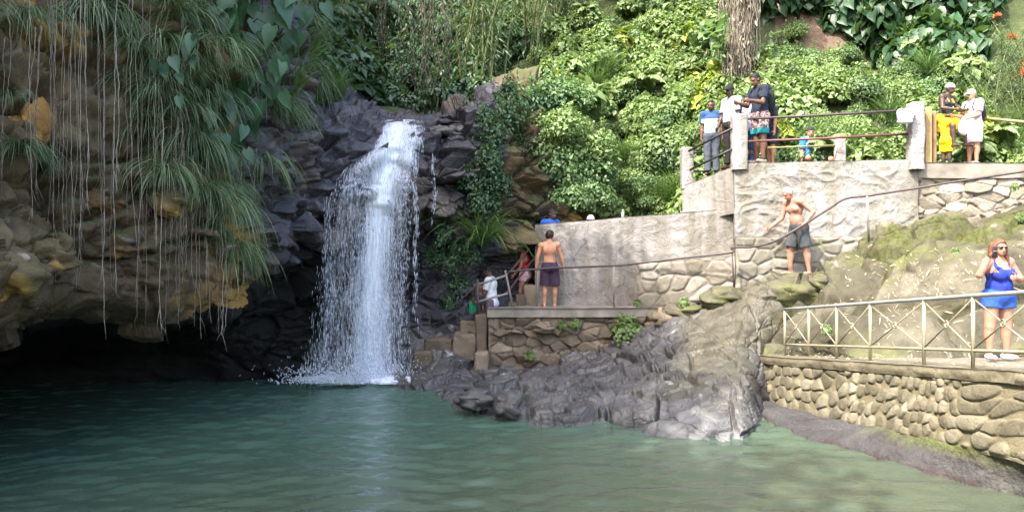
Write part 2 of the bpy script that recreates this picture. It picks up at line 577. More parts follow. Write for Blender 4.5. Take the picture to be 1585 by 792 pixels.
def build_cliff():
    tu = np.concatenate([np.linspace(0, 2.6, 26)[:-1], np.linspace(2.6, 16.99, 560)])
    tv = np.concatenate([np.linspace(0, 1.6, 30)[:-1], np.linspace(1.6, 7, 330)])
    G = sheet(CL, tu, tv)
    N = sheetnormals(G)
    if N[200, 120, 1] > 0: N = -N
    p = G.reshape(-1, 3); n = N.reshape(-1, 3)
    U = np.repeat(tu, len(tv)); Vv = np.tile(tv, len(tu))
    px = np.interp(U, np.arange(len(CLPX)), CLPX)
    h1, r1, e1 = blocks(p, (1.5, 1.3, .8), 5, .85, .55, .14)
    h2, r2, e2 = blocks(p, (.5, .45, .27), 9, .28, .6, .14)
    hb, rb, eb = blocks(p, (.80, .85, .42), 31, .72, .6, .16)
    h3 = .07 * fbm(p * 4, 4, 3) + .30 * fbm(p * .5, 3, 77)
    kk = sstep(340, 420, px)
    h = (1 - kk) * (h1 * 1.05 + h2 * 1.15 + .06 * fbm(p * 9, 3, 91)) + kk * (hb + h2) + h3
    # calmer in the deep cave and where the stream slides over the crest
    left = 1 - sstep(300, 400, px)
    h = h * (1 - .72 * left * sstep(3.35, 4.0, Vv)) * np.where(Vv > 5.2, .6, 1)
    crest = sstep(560, 590, px) * (1 - sstep(650, 720, px)) * (1 - sstep(2.0, 3.0, Vv))
    h = h * (1 - .55 * crest)
    p2 = p + n * h[:, None]
    midx = None
    rnd = (1 - kk) * r1 + kk * rb
    f = gridfaces(len(tu), len(tv))
    pf = px[f].mean(1) + 45 * fbm(p[f].mean(1) * .9, 3, 12)
    vf = Vv[f].mean(1)
    mi = np.where((pf > 385) & ~((pf > 785) & (vf < 5.0)), 1, 0)
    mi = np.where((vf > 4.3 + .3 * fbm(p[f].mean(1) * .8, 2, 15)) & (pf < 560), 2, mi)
    mi = np.where((vf > 5.2 + .4 * fbm(p[f].mean(1) * .8, 2, 15)) & (pf >= 560), 1, mi)
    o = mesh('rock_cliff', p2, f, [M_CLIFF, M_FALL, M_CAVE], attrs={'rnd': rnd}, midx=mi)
    tag(o, kind='structure')
    return tu, tv, p2.reshape(len(tu), len(tv), 3)
CTU, CTV, CG = build_cliff()


def cliff_pt(px, v):
    i = int(np.argmin(abs(CTU - cl_u(px)))); j = int(np.argmin(abs(CTV - v)))
    return CG[i, j].copy()


# ------------------------------------------------------------------ front rock bank between ledge and water
def bank():
    R = [
        (610, (505, 18.0), (540, 17.4), (575, 16.7), 15.6), (650, (510, 17.6), (545, 17.0), (578, 16.2), 14.9), (690, (520, 17.4), (555, 16.6), (585, 15.4), 14.0),
        (722, (555, 17.0), (575, 16.2), (602, 14.6), 12.9), (757, (570, 16.8), (590, 15.6), (612, 14.0), 12.3),
        (830, (566, 16.8), (590, 15.3), (615, 13.4), 12.0), (900, (548, 16.8), (580, 15.2), (615, 13.1), 11.75),
        (960, (526, 16.8), (570, 15.0), (617, 12.8), 11.55), (1010, (503, 16.7), (560, 14.6), (612, 12.5), 11.25),
        (1060, (486, 16.5), (550, 14.4), (610, 12.2), 11.05), (1130, (464, 16.1), (545, 14.0), (605, 12.0), 10.95),
        (1160, (452, 15.7), (530, 14.4), (603, 12.4), 11.2), (1198, (446, 15.5), (530, 15.0), (590, 14.6), 13.9), (1230, (446, 15.6), (530, 15.2), (590, 14.9), 14.5)]
    C = np.array([[P(r[0], r[1][0] - 12, r[1][1] + .6)] + [P(r[0], *q) for q in r[1:4]] + [PX(r[0], r[4], 0.0), PX(r[0], r[4] - .35, -.6)] for r in R])
    tu = np.linspace(0, len(R) - 1, 560); tv = np.linspace(0, 5, 260)
    G = sheet(C, tu, tv); N = sheetnormals(G)
    if N[280, 130, 2] < 0: N = -N
    p = G.reshape(-1, 3); n = N.reshape(-1, 3)
    px = np.interp(np.repeat(tu, len(tv)), np.arange(len(R)), [r[0] for r in R])
    vv = np.tile(tv, len(tu))
    h1, r1, e1 = blocks(p, (.75, .9, .6), 41, .34, .34, .55, .075)
    h2, r2, e2 = blocks(p, (.30, .36, .28), 47, .10, .40, .6, .09)
    calm = 1 - .62 * sstep(1020, 1100, px)
    lower = sstep(1.0, 2.6, vv)
    h = (h1 * (.45 + .55 * lower) + h2) * calm + .11 * fbm(p * .9, 4, 6) + .05 * fbm(p * 5, 4, 2) * calm
    h += .018 * (np.abs(fbm(p * 13, 4, 71)) - .3)
    h *= np.where(vv < .6, .4, 1)
    p2 = p + n * h[:, None]
    o = mesh('rock_bank', p2, gridfaces(len(tu), len(tv)), M_BANK, attrs={'rnd': r1, 'lichen': np.clip(sstep(1040, 1110, px + 30 * fbm(p * 1.1, 3, 5)) * sstep(2.9, 1.9, vv + .6 * fbm(p * 1.3, 3, 6)), 0, 1), 'lit_tint': np.clip(sstep(960, 1060, px) * sstep(2.9, 3.6, vv + .5 * fbm(p * 1.3, 3, 7)), 0, 1)})
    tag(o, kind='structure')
bank()


# ------------------------------------------------------------------ mossy rock face rising behind the walkway
def moss_slope():
    R = [
        (1150, (510, 15.6), (480, 15.8), (455, 15.95), (436, 16.3)),
        (1215, (553, 14.5), (505, 14.9), (470, 15.3), (436, 16.0)),
        (1300, (549, 13.1), (492, 13.9), (440, 14.9), (392, 15.9)),
        (1400, (548, 12.7), (470, 13.6), (415, 14.4), (366, 15.6)),
        (1500, (546, 12.4), (452, 13.2), (392, 14.0), (350, 15.2)),
        (1600, (546, 12.2), (442, 12.9), (378, 13.8), (333, 14.8)),
        (1760, (548, 11.8), (430, 12.6), (360, 13.4), (312, 14.4)),
        (2050, (560, 11.0), (410, 12.0), (330, 13.0), (280, 14.0))]
    C = np.array([[P(r[0], r[1][0] + 14, r[1][1] - .15)] + [P(r[0], *q) for q in r[1:]] + [P(r[0], r[4][0] - 14, r[4][1] + .8)] for r in R])
    tu = np.linspace(0, len(R) - 1, 400); tv = np.linspace(0, 5, 190)
    G = sheet(C, tu, tv); N = sheetnormals(G)
    if N[200, 90, 1] > 0: N = -N
    p = G.reshape(-1, 3); n = N.reshape(-1, 3)
    vv = np.tile(tv, len(tu))
    h1, r1, e1 = blocks(p, (2.2, 1.8, 1.3), 61, .42, .55, .42)
    h2, r2, e2 = blocks(p, (.8, .7, .4), 67, .22, .5, .30)
    up = sstep(2.5, 3.4, vv + .5 * fbm(p * .8, 2, 88))
    h = h1 + h2 * up + .16 * fbm(p * 1.3, 6, 16, .6) + .02 * fbm(p * 9, 3, 2)
    # ragged moss cushions on the upper band
    band = np.exp(-((vv - 3.75 + .35 * fbm(p * .7, 2, 90)) / .38) ** 2)
    h += band * (.05 + .10 * np.abs(fbm(p * 7, 4, 23)))
    h *= np.where(vv < .4, .35, 1)
    p2 = p + n * h[:, None]
    m = M_MOSSROCK
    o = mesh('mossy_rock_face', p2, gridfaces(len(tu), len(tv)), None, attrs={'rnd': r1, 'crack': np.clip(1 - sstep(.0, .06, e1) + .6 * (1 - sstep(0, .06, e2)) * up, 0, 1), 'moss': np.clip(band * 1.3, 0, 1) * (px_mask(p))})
    mm = Mat('mossy_rock_with_cushions')
    c = mm.ramp(mm.noise(.9, 9, .8), [(.3, (.045, .041, .027)), (.5, (.09, .082, .056)), (.7, (.165, .15, .108))])
    c = mm.mix(.5, c, mm.ramp(mm.noise(9, 8), [(.25, .4), (.75, 1.0)]), 'MULTIPLY')
    c = mm.mix(.4, c, mm.ramp(mm.attr('rnd'), [(0, .6), (1, 1.0)]), 'MULTIPLY')
    c = mm.mix(mm.ramp(mm.noise(.6, 7, .5), [(.54, 0.0), (.68, .7)]), c, (.105, .115, .04))
    c = mm.mix(mm.ramp(mm.noise(1.5, 7, .5), [(.6, 0.0), (.72, .8)]), c, (.07, .062, .04))
    c = mm.mix(mm.ramp(mm.noise(2.3, 7, .5), [(.64, 0.0), (.76, .7)]), c, (.42, .39, .31))
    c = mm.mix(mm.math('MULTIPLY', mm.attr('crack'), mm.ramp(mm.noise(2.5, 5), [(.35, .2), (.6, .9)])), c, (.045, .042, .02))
    k = mm.math('MULTIPLY', mm.attr('moss'), mm.ramp(mm.noise(3.0, 7, .4), [(.34, 0.0), (.5, 1.0)]))
    c = mm.mix(k, c, mm.ramp(mm.noise(14, 6), [(.3, (.03, .036, .01)), (.7, (.085, .09, .03))]))
    mm.base(c); mm.set(.9, .2)
    mm.bump([(mm.noise(6, 9, .4), .6), (mm.noise(38, 6), .45)], .05)
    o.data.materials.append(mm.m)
    tag(o, kind='structure')


def px_mask(p):
    px = 792.5 + p[:, 0] * F / p[:, 1]
    return .35 + .65 * sstep(1290, 1380, px)
moss_slope()

# ------------------------------------------------------------------ hillside and valley behind
HL = [
    (380, (150, 19.5), (60, 20.5), (-60, 22), (-400, 24)),
    (460, (135, 20.5), (60, 22), (-60, 24), (-420, 27)),
    (560, (168, 21.5), (110, 25), (10, 29), (-360, 32)),
    (660, (178, 22), (130, 27.5), (20, 32), (-330, 34)),
    (760, (168, 21.5), (110, 26), (0, 30), (-340, 33)),
    (830, (420, 20.0), (190, 21.3), (20, 26), (-350, 30)),
    (950, (425, 19.7), (190, 21.6), (40, 24.5), (-380, 28)),
    (1060, (380, 19.2), (170, 21.0), (40, 23.6), (-400, 27)),
    (1200, (262, 18.4), (150, 20.0), (40, 22.4), (-420, 26)),
    (1420, (258, 17.9), (130, 19.6), (30, 21.6), (-450, 25)),
    (1600, (262, 17.0), (130, 18.6), (20, 20.6), (-470, 24)),
    (1800, (270, 16.0), (120, 17.5), (0, 19.5), (-520, 23)),
    (2400, (330, 13.5), (60, 15.0), (-100, 17), (-700, 20))]
HLP = np.array([h[0] for h in HL], float)
HC = np.array([[P(h[0], h[1][0] + 60, h[1][1] - .4)] + [P(h[0], *q) for q in h[1:]] for h in HL])


def hill_pt(px, t):
    """t: 0 foot of the visible slope .. 3 far above the frame"""
    u = np.interp(px, HLP, np.arange(len(HLP)))
    G = sheet(HC, np.array([u]), np.array([t + 1.0]))
    return G[0, 0]


def hill_by(px, py, lo=0.0, hi=2.99):
    """point on the slope that shows at height py"""
    ts = np.linspace(lo, hi, 80)
    u = np.interp(px, HLP, np.arange(len(HLP)))
    G = sheet(HC, np.array([u]), ts + 1.0)[0]
    yy = 396 - (G[:, 2] - H) * F / G[:, 1]
    return G[int(np.argmin(abs(yy - py)))]


def hill():
    tu = np.linspace(0, len(HL) - 1, 160); tv = np.linspace(0, 4, 80)
    G = sheet(HC, tu, tv); N = sheetnormals(G)
    if N[80, 40, 2] < 0: N = -N
    p = G.reshape(-1, 3) + N.reshape(-1, 3) * (.35 * fbm(G.reshape(-1, 3) * .7, 4, 5))[:, None]
    px = 792.5 + p[:, 0] * F / p[:, 1]; py = 396 - (p[:, 2] - H) * F / p[:, 1]
    f = gridfaces(len(tu), len(tv))
    pc, yc = px[f].mean(1), py[f].mean(1)
    bare = (pc > 1205) & (pc < 1345) & (yc > 30) & (yc < 85)
    o = mesh('hillside', p, f, [M_EARTH, M_BARE], attrs={'rnd': np.full(len(p), .5)}, midx=bare.astype(int))
    tag(o, kind='structure')
hill()

# ground under everything, one wide sheet below the water
o = mesh('pool_bed', [(-120, -60, -1.6), (120, -60, -1.6), (120, 160, -1.6), (-120, 160, -1.6)], np.array([[0, 1, 2, 3]]), M_EARTH, attrs={'rnd': [.5] * 4})
tag(o, kind='structure')

# ------------------------------------------------------------------ walls
def wall_mesh(base, top, thick, res, disp, rough=.012, roughs=2.2, seed=0):
    """closed wall: base/top lists of points along the front, disp(u_m, v_m, p)->(height, rnd, mortar)"""
    base = np.asarray(base, float); top = np.asarray(top, float)
    L = np.concatenate([[0], np.cumsum(np.linalg.norm(np.diff(base, axis=0), axis=1))])
    hmax = np.linalg.norm(top - base, axis=1).max()
    nu = max(4, int(L[-1] / res)); nv = max(4, int(hmax / res))
    s = np.linspace(0, L[-1], nu)
    B = np.stack([np.interp(s, L, base[:, k]) for k in range(3)], 1)
    T = np.stack([np.interp(s, L, top[:, k]) for k in range(3)], 1)
    t = np.linspace(0, 1, nv)
    Fr = B[:, None] + (T - B)[:, None] * t[None, :, None]
    du = np.gradient(B, axis=0); du[:, 2] = 0
    up = (T - B)
    n = np.cross(du, np.broadcast_to([0, 0, 1.0], du.shape)); n /= np.linalg.norm(n, axis=1)[:, None]
    p = Fr.reshape(-1, 3)
    uu = np.repeat(s, nv); vv = (np.linalg.norm(up, axis=1)[:, None] * t[None]).ravel()
    h, rnd, mor = disp(uu, vv, p)
    edge = np.minimum(np.minimum(uu, L[-1] - uu), np.minimum(vv, (np.linalg.norm(up, axis=1)[:, None] * (1 - t)[None]).ravel()))
    h = h * sstep(0, .06, edge)
    nn = np.repeat(n, nv, axis=0)
    front = p + nn * h[:, None]
    nb = 3
    V = [front]; A = [rnd]; Mo = [mor]; Fs = [gridfaces(nu, nv)]
    cnt = len(front)
    # top, ends: rows from the front edge backwards
    idx = np.arange(nu * nv).reshape(nu, nv)
    def ribbon(edge_idx, flip):
        nonlocal cnt
        m = len(edge_idx)
        rows = [edge_idx]
        for k in range(1, nb + 1):
            pk = p[edge_idx] - nn[edge_idx] * thick * k / nb
            V.append(pk); A.append(rnd[edge_idx]); Mo.append(np.full(m, .6))
            rows.append(np.arange(cnt, cnt + m)); cnt += m
        for a, b in zip(rows[:-1], rows[1:]):
            q = np.stack([a[:-1], a[1:], b[1:], b[:-1]], 1)
            Fs.append(q[:, ::-1] if flip else q)
    ribbon(idx[:, -1], True)
    ribbon(idx[0, :], True)
    ribbon(idx[-1, :], False)
    # plain back face
    bc = np.stack([B[0] - n[0] * thick, B[-1] - n[-1] * thick, T[-1] - n[-1] * thick, T[0] - n[0] * thick])
    V.append(bc); A.append(np.full(4, .5)); Mo.append(np.full(4, .6))
    if len(base) == 2:
        Fs.append(np.array([[cnt, cnt + 3, cnt + 2, cnt + 1]]))
    V = np.concatenate(V)
    V = V + rough * vfbm(V * roughs, 4, seed)
    return V, Fs, np.concatenate(A), np.concatenate(Mo)


def wall(name, base, top, thick, res, disp, mat, label=None, parent=None, rough=.012, roughs=2.2, seed=0, cat='wall'):
    V, Fs, A, Mo = wall_mesh(base, top, thick, res, disp, rough, roughs, seed)
    o = mesh(name, V, Fs, mat, parent, True, {'rnd': A, 'mortar': Mo})
    if parent is None:
        tag(o, label, cat)
    return o


def d_stones(size, amp, seed, round_=.3, aspect=1.0, grow=0.0):
    def f(u, v, p):
        q = np.stack([u / size / aspect, v / size, np.full(len(u), .5)], 1)
        q = q + .18 * vfbm(q * 1.1, 2, seed + 3) * np.array([1, 1, 0])
        f1, f2, sv, r = worley(q * np.array([1, 1, 0]) + np.array([0, 0, .5]), seed, .75)
        e = f2 - f1
        k = sstep(.03, round_, e)
        h = amp * k * (.7 + .5 * r[:, 0]) + amp * .25 * fbm(p * 7, 3, seed) * k
        return h, r[:, 1], 1 - sstep(.02, .12, e)
    return f


def d_plaster(amp, seed):
    def f(u, v, p):
        q = p * 2.4 + 1.3 * vfbm(p * 1.1, 2, seed)
        a = 1 - np.abs(fbm(q, 3, seed + 1)) * 2.2
        h = amp * (.7 * np.clip(a, 0, 1) ** 3 + .9 * fbm(p * 1.2, 3, seed + 4) + .3 * fbm(p * 9, 3, seed + 5))
        return h, np.full(len(u), .5), np.zeros(len(u))
    return f


def d_fieldstone(amp, seed):
    def f(u, v, p):
        h, r, e = blocks(p * np.array([1, 1, 1.0]), (.34, .6, .20), seed, amp, .7, .35)
        return h + .25 * amp * fbm(p * 5, 4, seed), r, 1 - sstep(.0, .08, e)
    return f


def plaster_mat(name, stops, dirt):
    m = Mat(name)
    c = m.ramp(m.noise(.9, 8, .5), stops)
    c = m.mix(.5, c, m.ramp(m.noise(5, 8, .6), [(.25, .55), (.7, 1.0)]), 'MULTIPLY')
    # rain streaks run down from the top edge
    st = m.noise(2.4, 5, .2, (1, 1, .09))
    c = m.mix(m.ramp(st, [(.44, 0.0), (.6, .85)]), c, dirt)
    c = m.mix(m.ramp(m.noise(3.0, 7, .6), [(.62, 0.0), (.75, .6)]), c, tuple(x * .6 for x in dirt))
    c = m.mix(m.ramp(m.noise(.55, 9, .8, None, .65), [(.56, 0.0), (.66, .55)]), c, tuple(x * .75 for x in dirt))
    ck = m.math('ABSOLUTE', m.math('SUBTRACT', m.noise(.8, 6, 1.0), .5))
    c = m.mix(m.ramp(ck, [(0, .7), (.006, 0.0)]), c, tuple(x * .4 for x in dirt))
    m.base(c); m.set(.9, .2)
    wv = m.noise(1.7, 4, 3.5)
    rg = m.math('ABSOLUTE', m.math('SUBTRACT', wv, .5))
    m.bump([(m.ramp(rg, [(0, 1.0), (.02, .4), (.08, 0.0)]), .32), (m.noise(5, 8, 1.2), .4), (m.noise(60, 5), .35)], .05)
    return m.m


def stone_mat(name, stops, mortar, moss=None, dirt=(.06, .05, .035), spec=.25):
    m = Mat(name)
    c = m.ramp(m.attr('rnd'), stops)
    c = m.mix(.6, c, m.ramp(m.noise(4, 9, .5), [(.25, .45), (.75, 1.0)]), 'MULTIPLY')
    c = m.mix(m.ramp(m.noise(2.1, 7, .6), [(.6, 0.0), (.72, .7)]), c, tuple(min(1, x * 1.5) for x in stops[-1][1]))
    c = m.mix(m.attr('mortar'), c, mortar)
    c = m.mix(m.ramp(m.noise(1.1, 7, .5), [(.55, 0.0), (.7, .7)]), c, dirt)
    if moss:
        col, lo, hi = moss
        c = m.mix(m.ramp(m.noise(.9, 8, .5), [(lo, 0.0), (hi, .9)]), c, col)
    m.base(c); m.set(.85, spec)
    m.bump([(m.noise(9, 8, .4), .5), (m.noise(48, 5), .35)], .04)
    return m.m


M_PLAS_GREY = plaster_mat('grey_cement_plaster', [(.3, (.20, .188, .175)), (.6, (.285, .268, .25)), (.8, (.36, .338, .315))], (.15, .135, .11))
M_PLAS_WHITE = plaster_mat('pale_weathered_plaster', [(.3, (.22, .21, .198)), (.6, (.30, .288, .272)), (.8, (.37, .355, .335))], (.17, .155, .12))
M_ST_GREY = stone_mat('grey_rubble_stone', [(0, (.17, .15, .115)), (.5, (.27, .24, .19)), (1, (.37, .33, .28))], (.15, .13, .10), ((.10, .10, .04), .62, .78))
M_ST_PALE = stone_mat('pale_rubble_stone', [(0, (.15, .14, .11)), (.5, (.225, .208, .17)), (1, (.31, .285, .245))], (.2, .18, .14), ((.11, .12, .045), .6, .75))
M_ST_ROUND = stone_mat('round_river_stone', [(0, (.12, .106, .07)), (.5, (.165, .148, .102)), (1, (.215, .195, .14))], (.155, .135, .085), ((.12, .13, .04), .66, .8))
M_ST_BROWN = stone_mat('brown_ledge_stone', [(0, (.115, .088, .062)), (.5, (.165, .13, .09)), (1, (.23, .185, .13))], (.10, .078, .055), ((.09, .085, .03), .6, .76))
M_CONC = simple('weathered_concrete', (.20, .18, .15), .9, .2, .35, 3, .35, 30)
M_CONC_PALE = plaster_mat('pale_cast_concrete', [(.3, (.33, .32, .31)), (.6, (.45, .43, .42)), (.8, (.55, .53, .51))], (.2, .19, .16))

# ledge front wall, ledge floor and its cap
LZ = P(850, 475, 17.2)[2]
lw = thing('ledge_wall', P(900, 560, 17.0), 'brown rubble stone wall under the concrete ledge where the tanned shirtless man stands', 'wall')
def wloc(o, root):
    o.parent = root
    o.matrix_parent_inverse = Matrix.Translation(-root.location)
    return o
wloc(wall('stonework', [PX(756, 16.9, .1), PX(1075, 16.7, .1)], [P(756, 489, 16.9), P(1075, 489, 16.7)], .45, .022, d_fieldstone(.13, 71), M_ST_BROWN, parent=lw), lw)
wloc(wall('cap', [P(754, 491, 16.84), P(1062, 490, 16.66)], [P(754, 477, 16.84), P(1062, 476, 16.66)], .5, .04, lambda u, v, p: (.012 * fbm(p * 6, 3, 4), np.full(len(u), .5), np.zeros(len(u))), M_CONC, parent=lw, rough=.01), lw)

fl_ = np.array([[P(786, 477, 17.32), P(786, 477, 18.6) * [1, 1, 0] + [0, 0, LZ]]] + [[np.array([PX(u, Yf, 0)[0], Yf, LZ - .004]), np.array([PX(u, Yf, 0)[0], 18.5, LZ - .004])] for (u, Yf) in ((900, 17.3), (1062, 17.1))])
fl_[:, :, 2] = LZ - .004
wloc(mesh('floor', fl_.reshape(-1, 3) , gridfaces(3, 2), M_CONC, lw, False), lw)

# low broken steps to the water left of the ledge
stp = MB()
for (x0, x1, y0, y1, Y, dd) in [(735, 754, 487, 575, 16.95, 1.2), (700, 736, 517, 560, 16.8, 1.2), (712, 740, 497, 520, 17.25, .8), (655, 702, 524, 575, 16.9, 1.0), (640, 668, 545, 585, 16.6, .8), (735, 756, 545, 596, 16.5, .5)]:
    a, b = P(x0, y1, Y), P(x1, y0, Y)
    stp.box(((a[0] + b[0]) / 2, Y + dd / 2, (a[2] + b[2]) / 2), (b[0] - a[0], dd, b[2] - a[2]), 0, .03, RNG.random())
o = stp.build('concrete_steps', M_ST_BROWN, None, False)
o.data.attributes.new('mortar', 'FLOAT', 'POINT')
sub = o.modifiers.new('s', 'SUBSURF'); sub.subdivision_type = 'SIMPLE'; sub.levels = sub.render_levels = 4
tx = bpy.data.textures.new('rough', 'CLOUDS'); tx.noise_scale = .35; tx.noise_depth = 4
dm = o.modifiers.new('d', 'DISPLACE'); dm.texture = tx; dm.strength = .09; dm.texture_coords = 'GLOBAL'
tag(o, 'weathered brown concrete steps going down to the pool left of the ledge', 'steps')

# big plaster retaining wall
wall('plaster_wall', [P(828, 478, 18.1), P(1142, 470, 16.85)], [P(828, 347, 18.1), P(930, 341, 17.7)][:1] + [P(1142, 322, 16.85)], .35, .03, d_plaster(.022, 5), M_PLAS_GREY,
     'tall grey cement wall behind the shirtless man seen from the back', rough=.014)
# masonry bands
wall('stone_wall', [P(985, 480, 17.0), P(1137, 462, 16.45)], [P(985, 408, 17.0), P(1137, 396, 16.45)], .5, .02, d_stones(.30, .03, 15, .22, 1.2), M_ST_GREY,
     'low grey crazy stone wall at the foot of the long grey cement wall', rough=.015)
wall('stone_wall', [P(1138, 470, 16.4), P(1400, 460, 15.75)], [P(1138, 366, 16.4), P(1400, 366, 15.75)], .6, .02, d_stones(.28, .035, 19, .22, 1.2), M_ST_PALE,
     'pale rubble stone wall behind the legs of the grey haired shirtless man', rough=.015)
# upper white wall with its return to the left, and the terrace
TZ = P(1200, 252, 16.6)[2]
wall('plaster_wall', [P(1136, 372, 16.6), P(1421, 372, 15.95)], [P(1136, 252, 16.6), P(1421, 246, 15.95)], .4, .022, d_plaster(.045, 8), M_PLAS_WHITE,
     'bright pale plastered terrace wall behind the grey haired shirtless man', rough=.018)
wall('plaster_wall', [P(1056, 345, 17.6), P(1138, 330, 16.66)], [P(1056, 288, 17.6), P(1138, 256, 16.66)], .3, .03, d_plaster(.02, 11), M_PLAS_GREY,
     'short sloping grey stair wall between two concrete posts', rough=.014)
rw = thing('stone_wall', P(1500, 360, 15.8), 'grey rubble wall with concrete cap below the man in white shorts', 'wall')
wloc(wall('stonework', [P(1412, 385, 16.05), P(1700, 350, 15.2)], [P(1412, 274, 16.05), P(1700, 272, 15.2)], .6, .02, d_fieldstone(.08, 27), M_ST_GREY, parent=rw, rough=.02), rw)
wloc(wall('cap', [P(1412, 276, 16.0), P(1700, 274, 15.15)], [P(1412, 251, 16.0), P(1700, 252, 15.15)], .6, .04, lambda u, v, p: (.015 * fbm(p * 5, 3, 4), np.full(len(u), .5), np.zeros(len(u))), M_CONC, parent=rw, rough=.012), rw)

# terrace, stair path behind the walls
pth = np.array([[(PX(u, Y, z)), PX(u, Y + 2.2, z + .02)] for (u, Y, z) in
                [(800, 18.6, 1.9), (828, 18.4, 2.0), (960, 18.0, 2.35), (1055, 17.8, 3.4), (1136, 17.0, TZ - .05), (1300, 16.6, TZ - .05), (1421, 16.3, TZ - .05), (1700, 15.6, TZ - .1)]])
o = mesh('terrace_path', pth.reshape(-1, 3), gridfaces(8, 2)[:, ::-1], M_BARE, attrs={'rnd': np.full(16, .5)}, smooth=False)
tag(o, kind='structure')


def post(name, px, py0, py1, Y, wpx, label, mat=M_CONC_PALE, dd=None, taper=0.0, cat='post', rough=.014):
    wd = wpx * Y / F; a = P(px, py1, Y); b = P(px, py0, Y); h = b[2] - a[2]
    dd = dd or wd
    n = 14; nz = max(6, int(h / .04))
    V = []; ang = []
    m = 7
    sq = [(-1 + 2 * k / m, -1) for k in range(m)] + [(1, -1 + 2 * k / m) for k in range(m)] + [(1 - 2 * k / m, 1) for k in range(m)] + [(-1, 1 - 2 * k / m) for k in range(m)]
    sq = np.array(sq, float); sq = sq / (np.abs(sq) ** 14).sum(1)[:, None] ** (1 / 14)
    zz = np.linspace(0, h, nz)
    for z in zz:
        s = 1 - taper * z / h
        V.append(np.stack([a[0] + sq[:, 0] * wd / 2 * s, Y + dd / 2 + sq[:, 1] * dd / 2, np.full(len(sq), a[2] + z)], 1))
    V = np.concatenate(V); k = len(sq)
    i = np.arange(k); j = (i + 1) % k
    q = np.concatenate([np.stack([r * k + i, r * k + j, (r + 1) * k + j, (r + 1) * k + i], 1) for r in range(nz - 1)])
    c = len(V); V = np.concatenate([V, [[a[0], Y + dd / 2, b[2] + .012]]])
    t = np.stack([np.full(k, c), (nz - 1) * k + i, (nz - 1) * k + j], 1)
    V = V + rough * vfbm(V * 5, 4, int(px))
    o = mesh(name, V, [t, q], mat, None, True, {'rnd': np.full(len(V), .5)})
    return tag(o, label, cat)


post('concrete_post', 1065, 228, 292, 17.55, 18, 'grey square concrete post at the lower end of the short stair rail')
post('concrete_post', 1147, 176, 262, 16.5, 22, 'tall grey concrete post in front of the man with the black cap')
post('concrete_post', 1303, 214, 252, 16.4, 14, 'small low concrete post in the middle of the terrace railing')
post('concrete_post', 1422, 158, 262, 15.8, 21, 'tall rough white concrete post beside the wooden board', rough=.03)
M_WOOD = simple('weathered_wood', (.22, .14, .075), .8, .25, .3, 5, .3, 30)
M_WOODP = simple('pale_brown_wood', (.30, .22, .10), .75, .25, .3, 5, .3, 30)
post('wooden_post', 1438, 166, 256, 16.0, 10, 'upright brown wooden board right of the tall white post', M_WOODP, .08, 0, 'post', .004)
post('wooden_post', 1447, 172, 256, 16.1, 6, 'narrow dark wooden post behind the child in yellow', M_WOOD, .08, 0, 'post', .004)

# ------------------------------------------------------------------ walkway with round stone wall
def wall_x(Y): return 4.28 + .169 * (14.3 - Y)
def walk_z(Y): return .74 + (14.2 - Y) / 5.1 * .49
Ys = np.array([15.2, 14.3, 13.2, 12.0, 10.8, 9.6, 8.4, 7.0, 4.0])
Xs = wall_x(Ys); Xs[0] = 4.95; Xs[1] += .12; Xs[-1] += .2
mw = thing('retaining_wall', (Xs[3], Ys[3], .5), 'yellowish wall of round river stones carrying the railed walkway', 'wall')
zb = np.interp(Ys, [8.5, 13, 15.2], [.44, .02, 0.0])
top = np.stack([Xs, Ys, walk_z(Ys) - .10], 1); bot = np.stack([Xs - .10, Ys, zb - .06], 1)
def d_round(u, v, p):
    size = .19 + .035 * vnoise(np.stack([u * .8, v * 1.2, 0 * u], 1), 61)
    q = np.stack([u / size / 1.08, v / size, 0 * u + .5], 1)
    q = q + .16 * vfbm(q * 1.0, 2, 33) * np.array([1, 1, 0]); q[:, 2] = .5
    f1, f2, sv, r = worley(q, 3, .62)
    e = f2 - f1
    R = .53 + .09 * r[:, 0]
    dome = np.sqrt(np.clip(1 - (f1 / R) ** 2, 0, 1)) * sstep(.0, .16, e)
    h = .046 * dome ** .55 * (.6 + .7 * r[:, 1]) + .014 * fbm(p * 5, 4, 8)
    return h, r[:, 1], 1 - sstep(.05, .4, dome)
wloc(wall('round_stones', bot[:-1], top[:-1], .4, .0125, d_round, M_ST_ROUND, parent=mw, rough=.012), mw)
wloc(wall('coping', top[:-1] + [-.05, 0, -.03], top[:-1] + [-.05, 0, .10], .55, .02, lambda u, v, p: (.03 * fbm(p * 4, 4, 4) + .015, np.full(len(u), .5), np.zeros(len(u))), stone_mat('pitted_coping', [(0, (.13, .112, .07)), (1, (.21, .185, .125))], (.14, .12, .075)), parent=mw, rough=.018, roughs=4), mw)
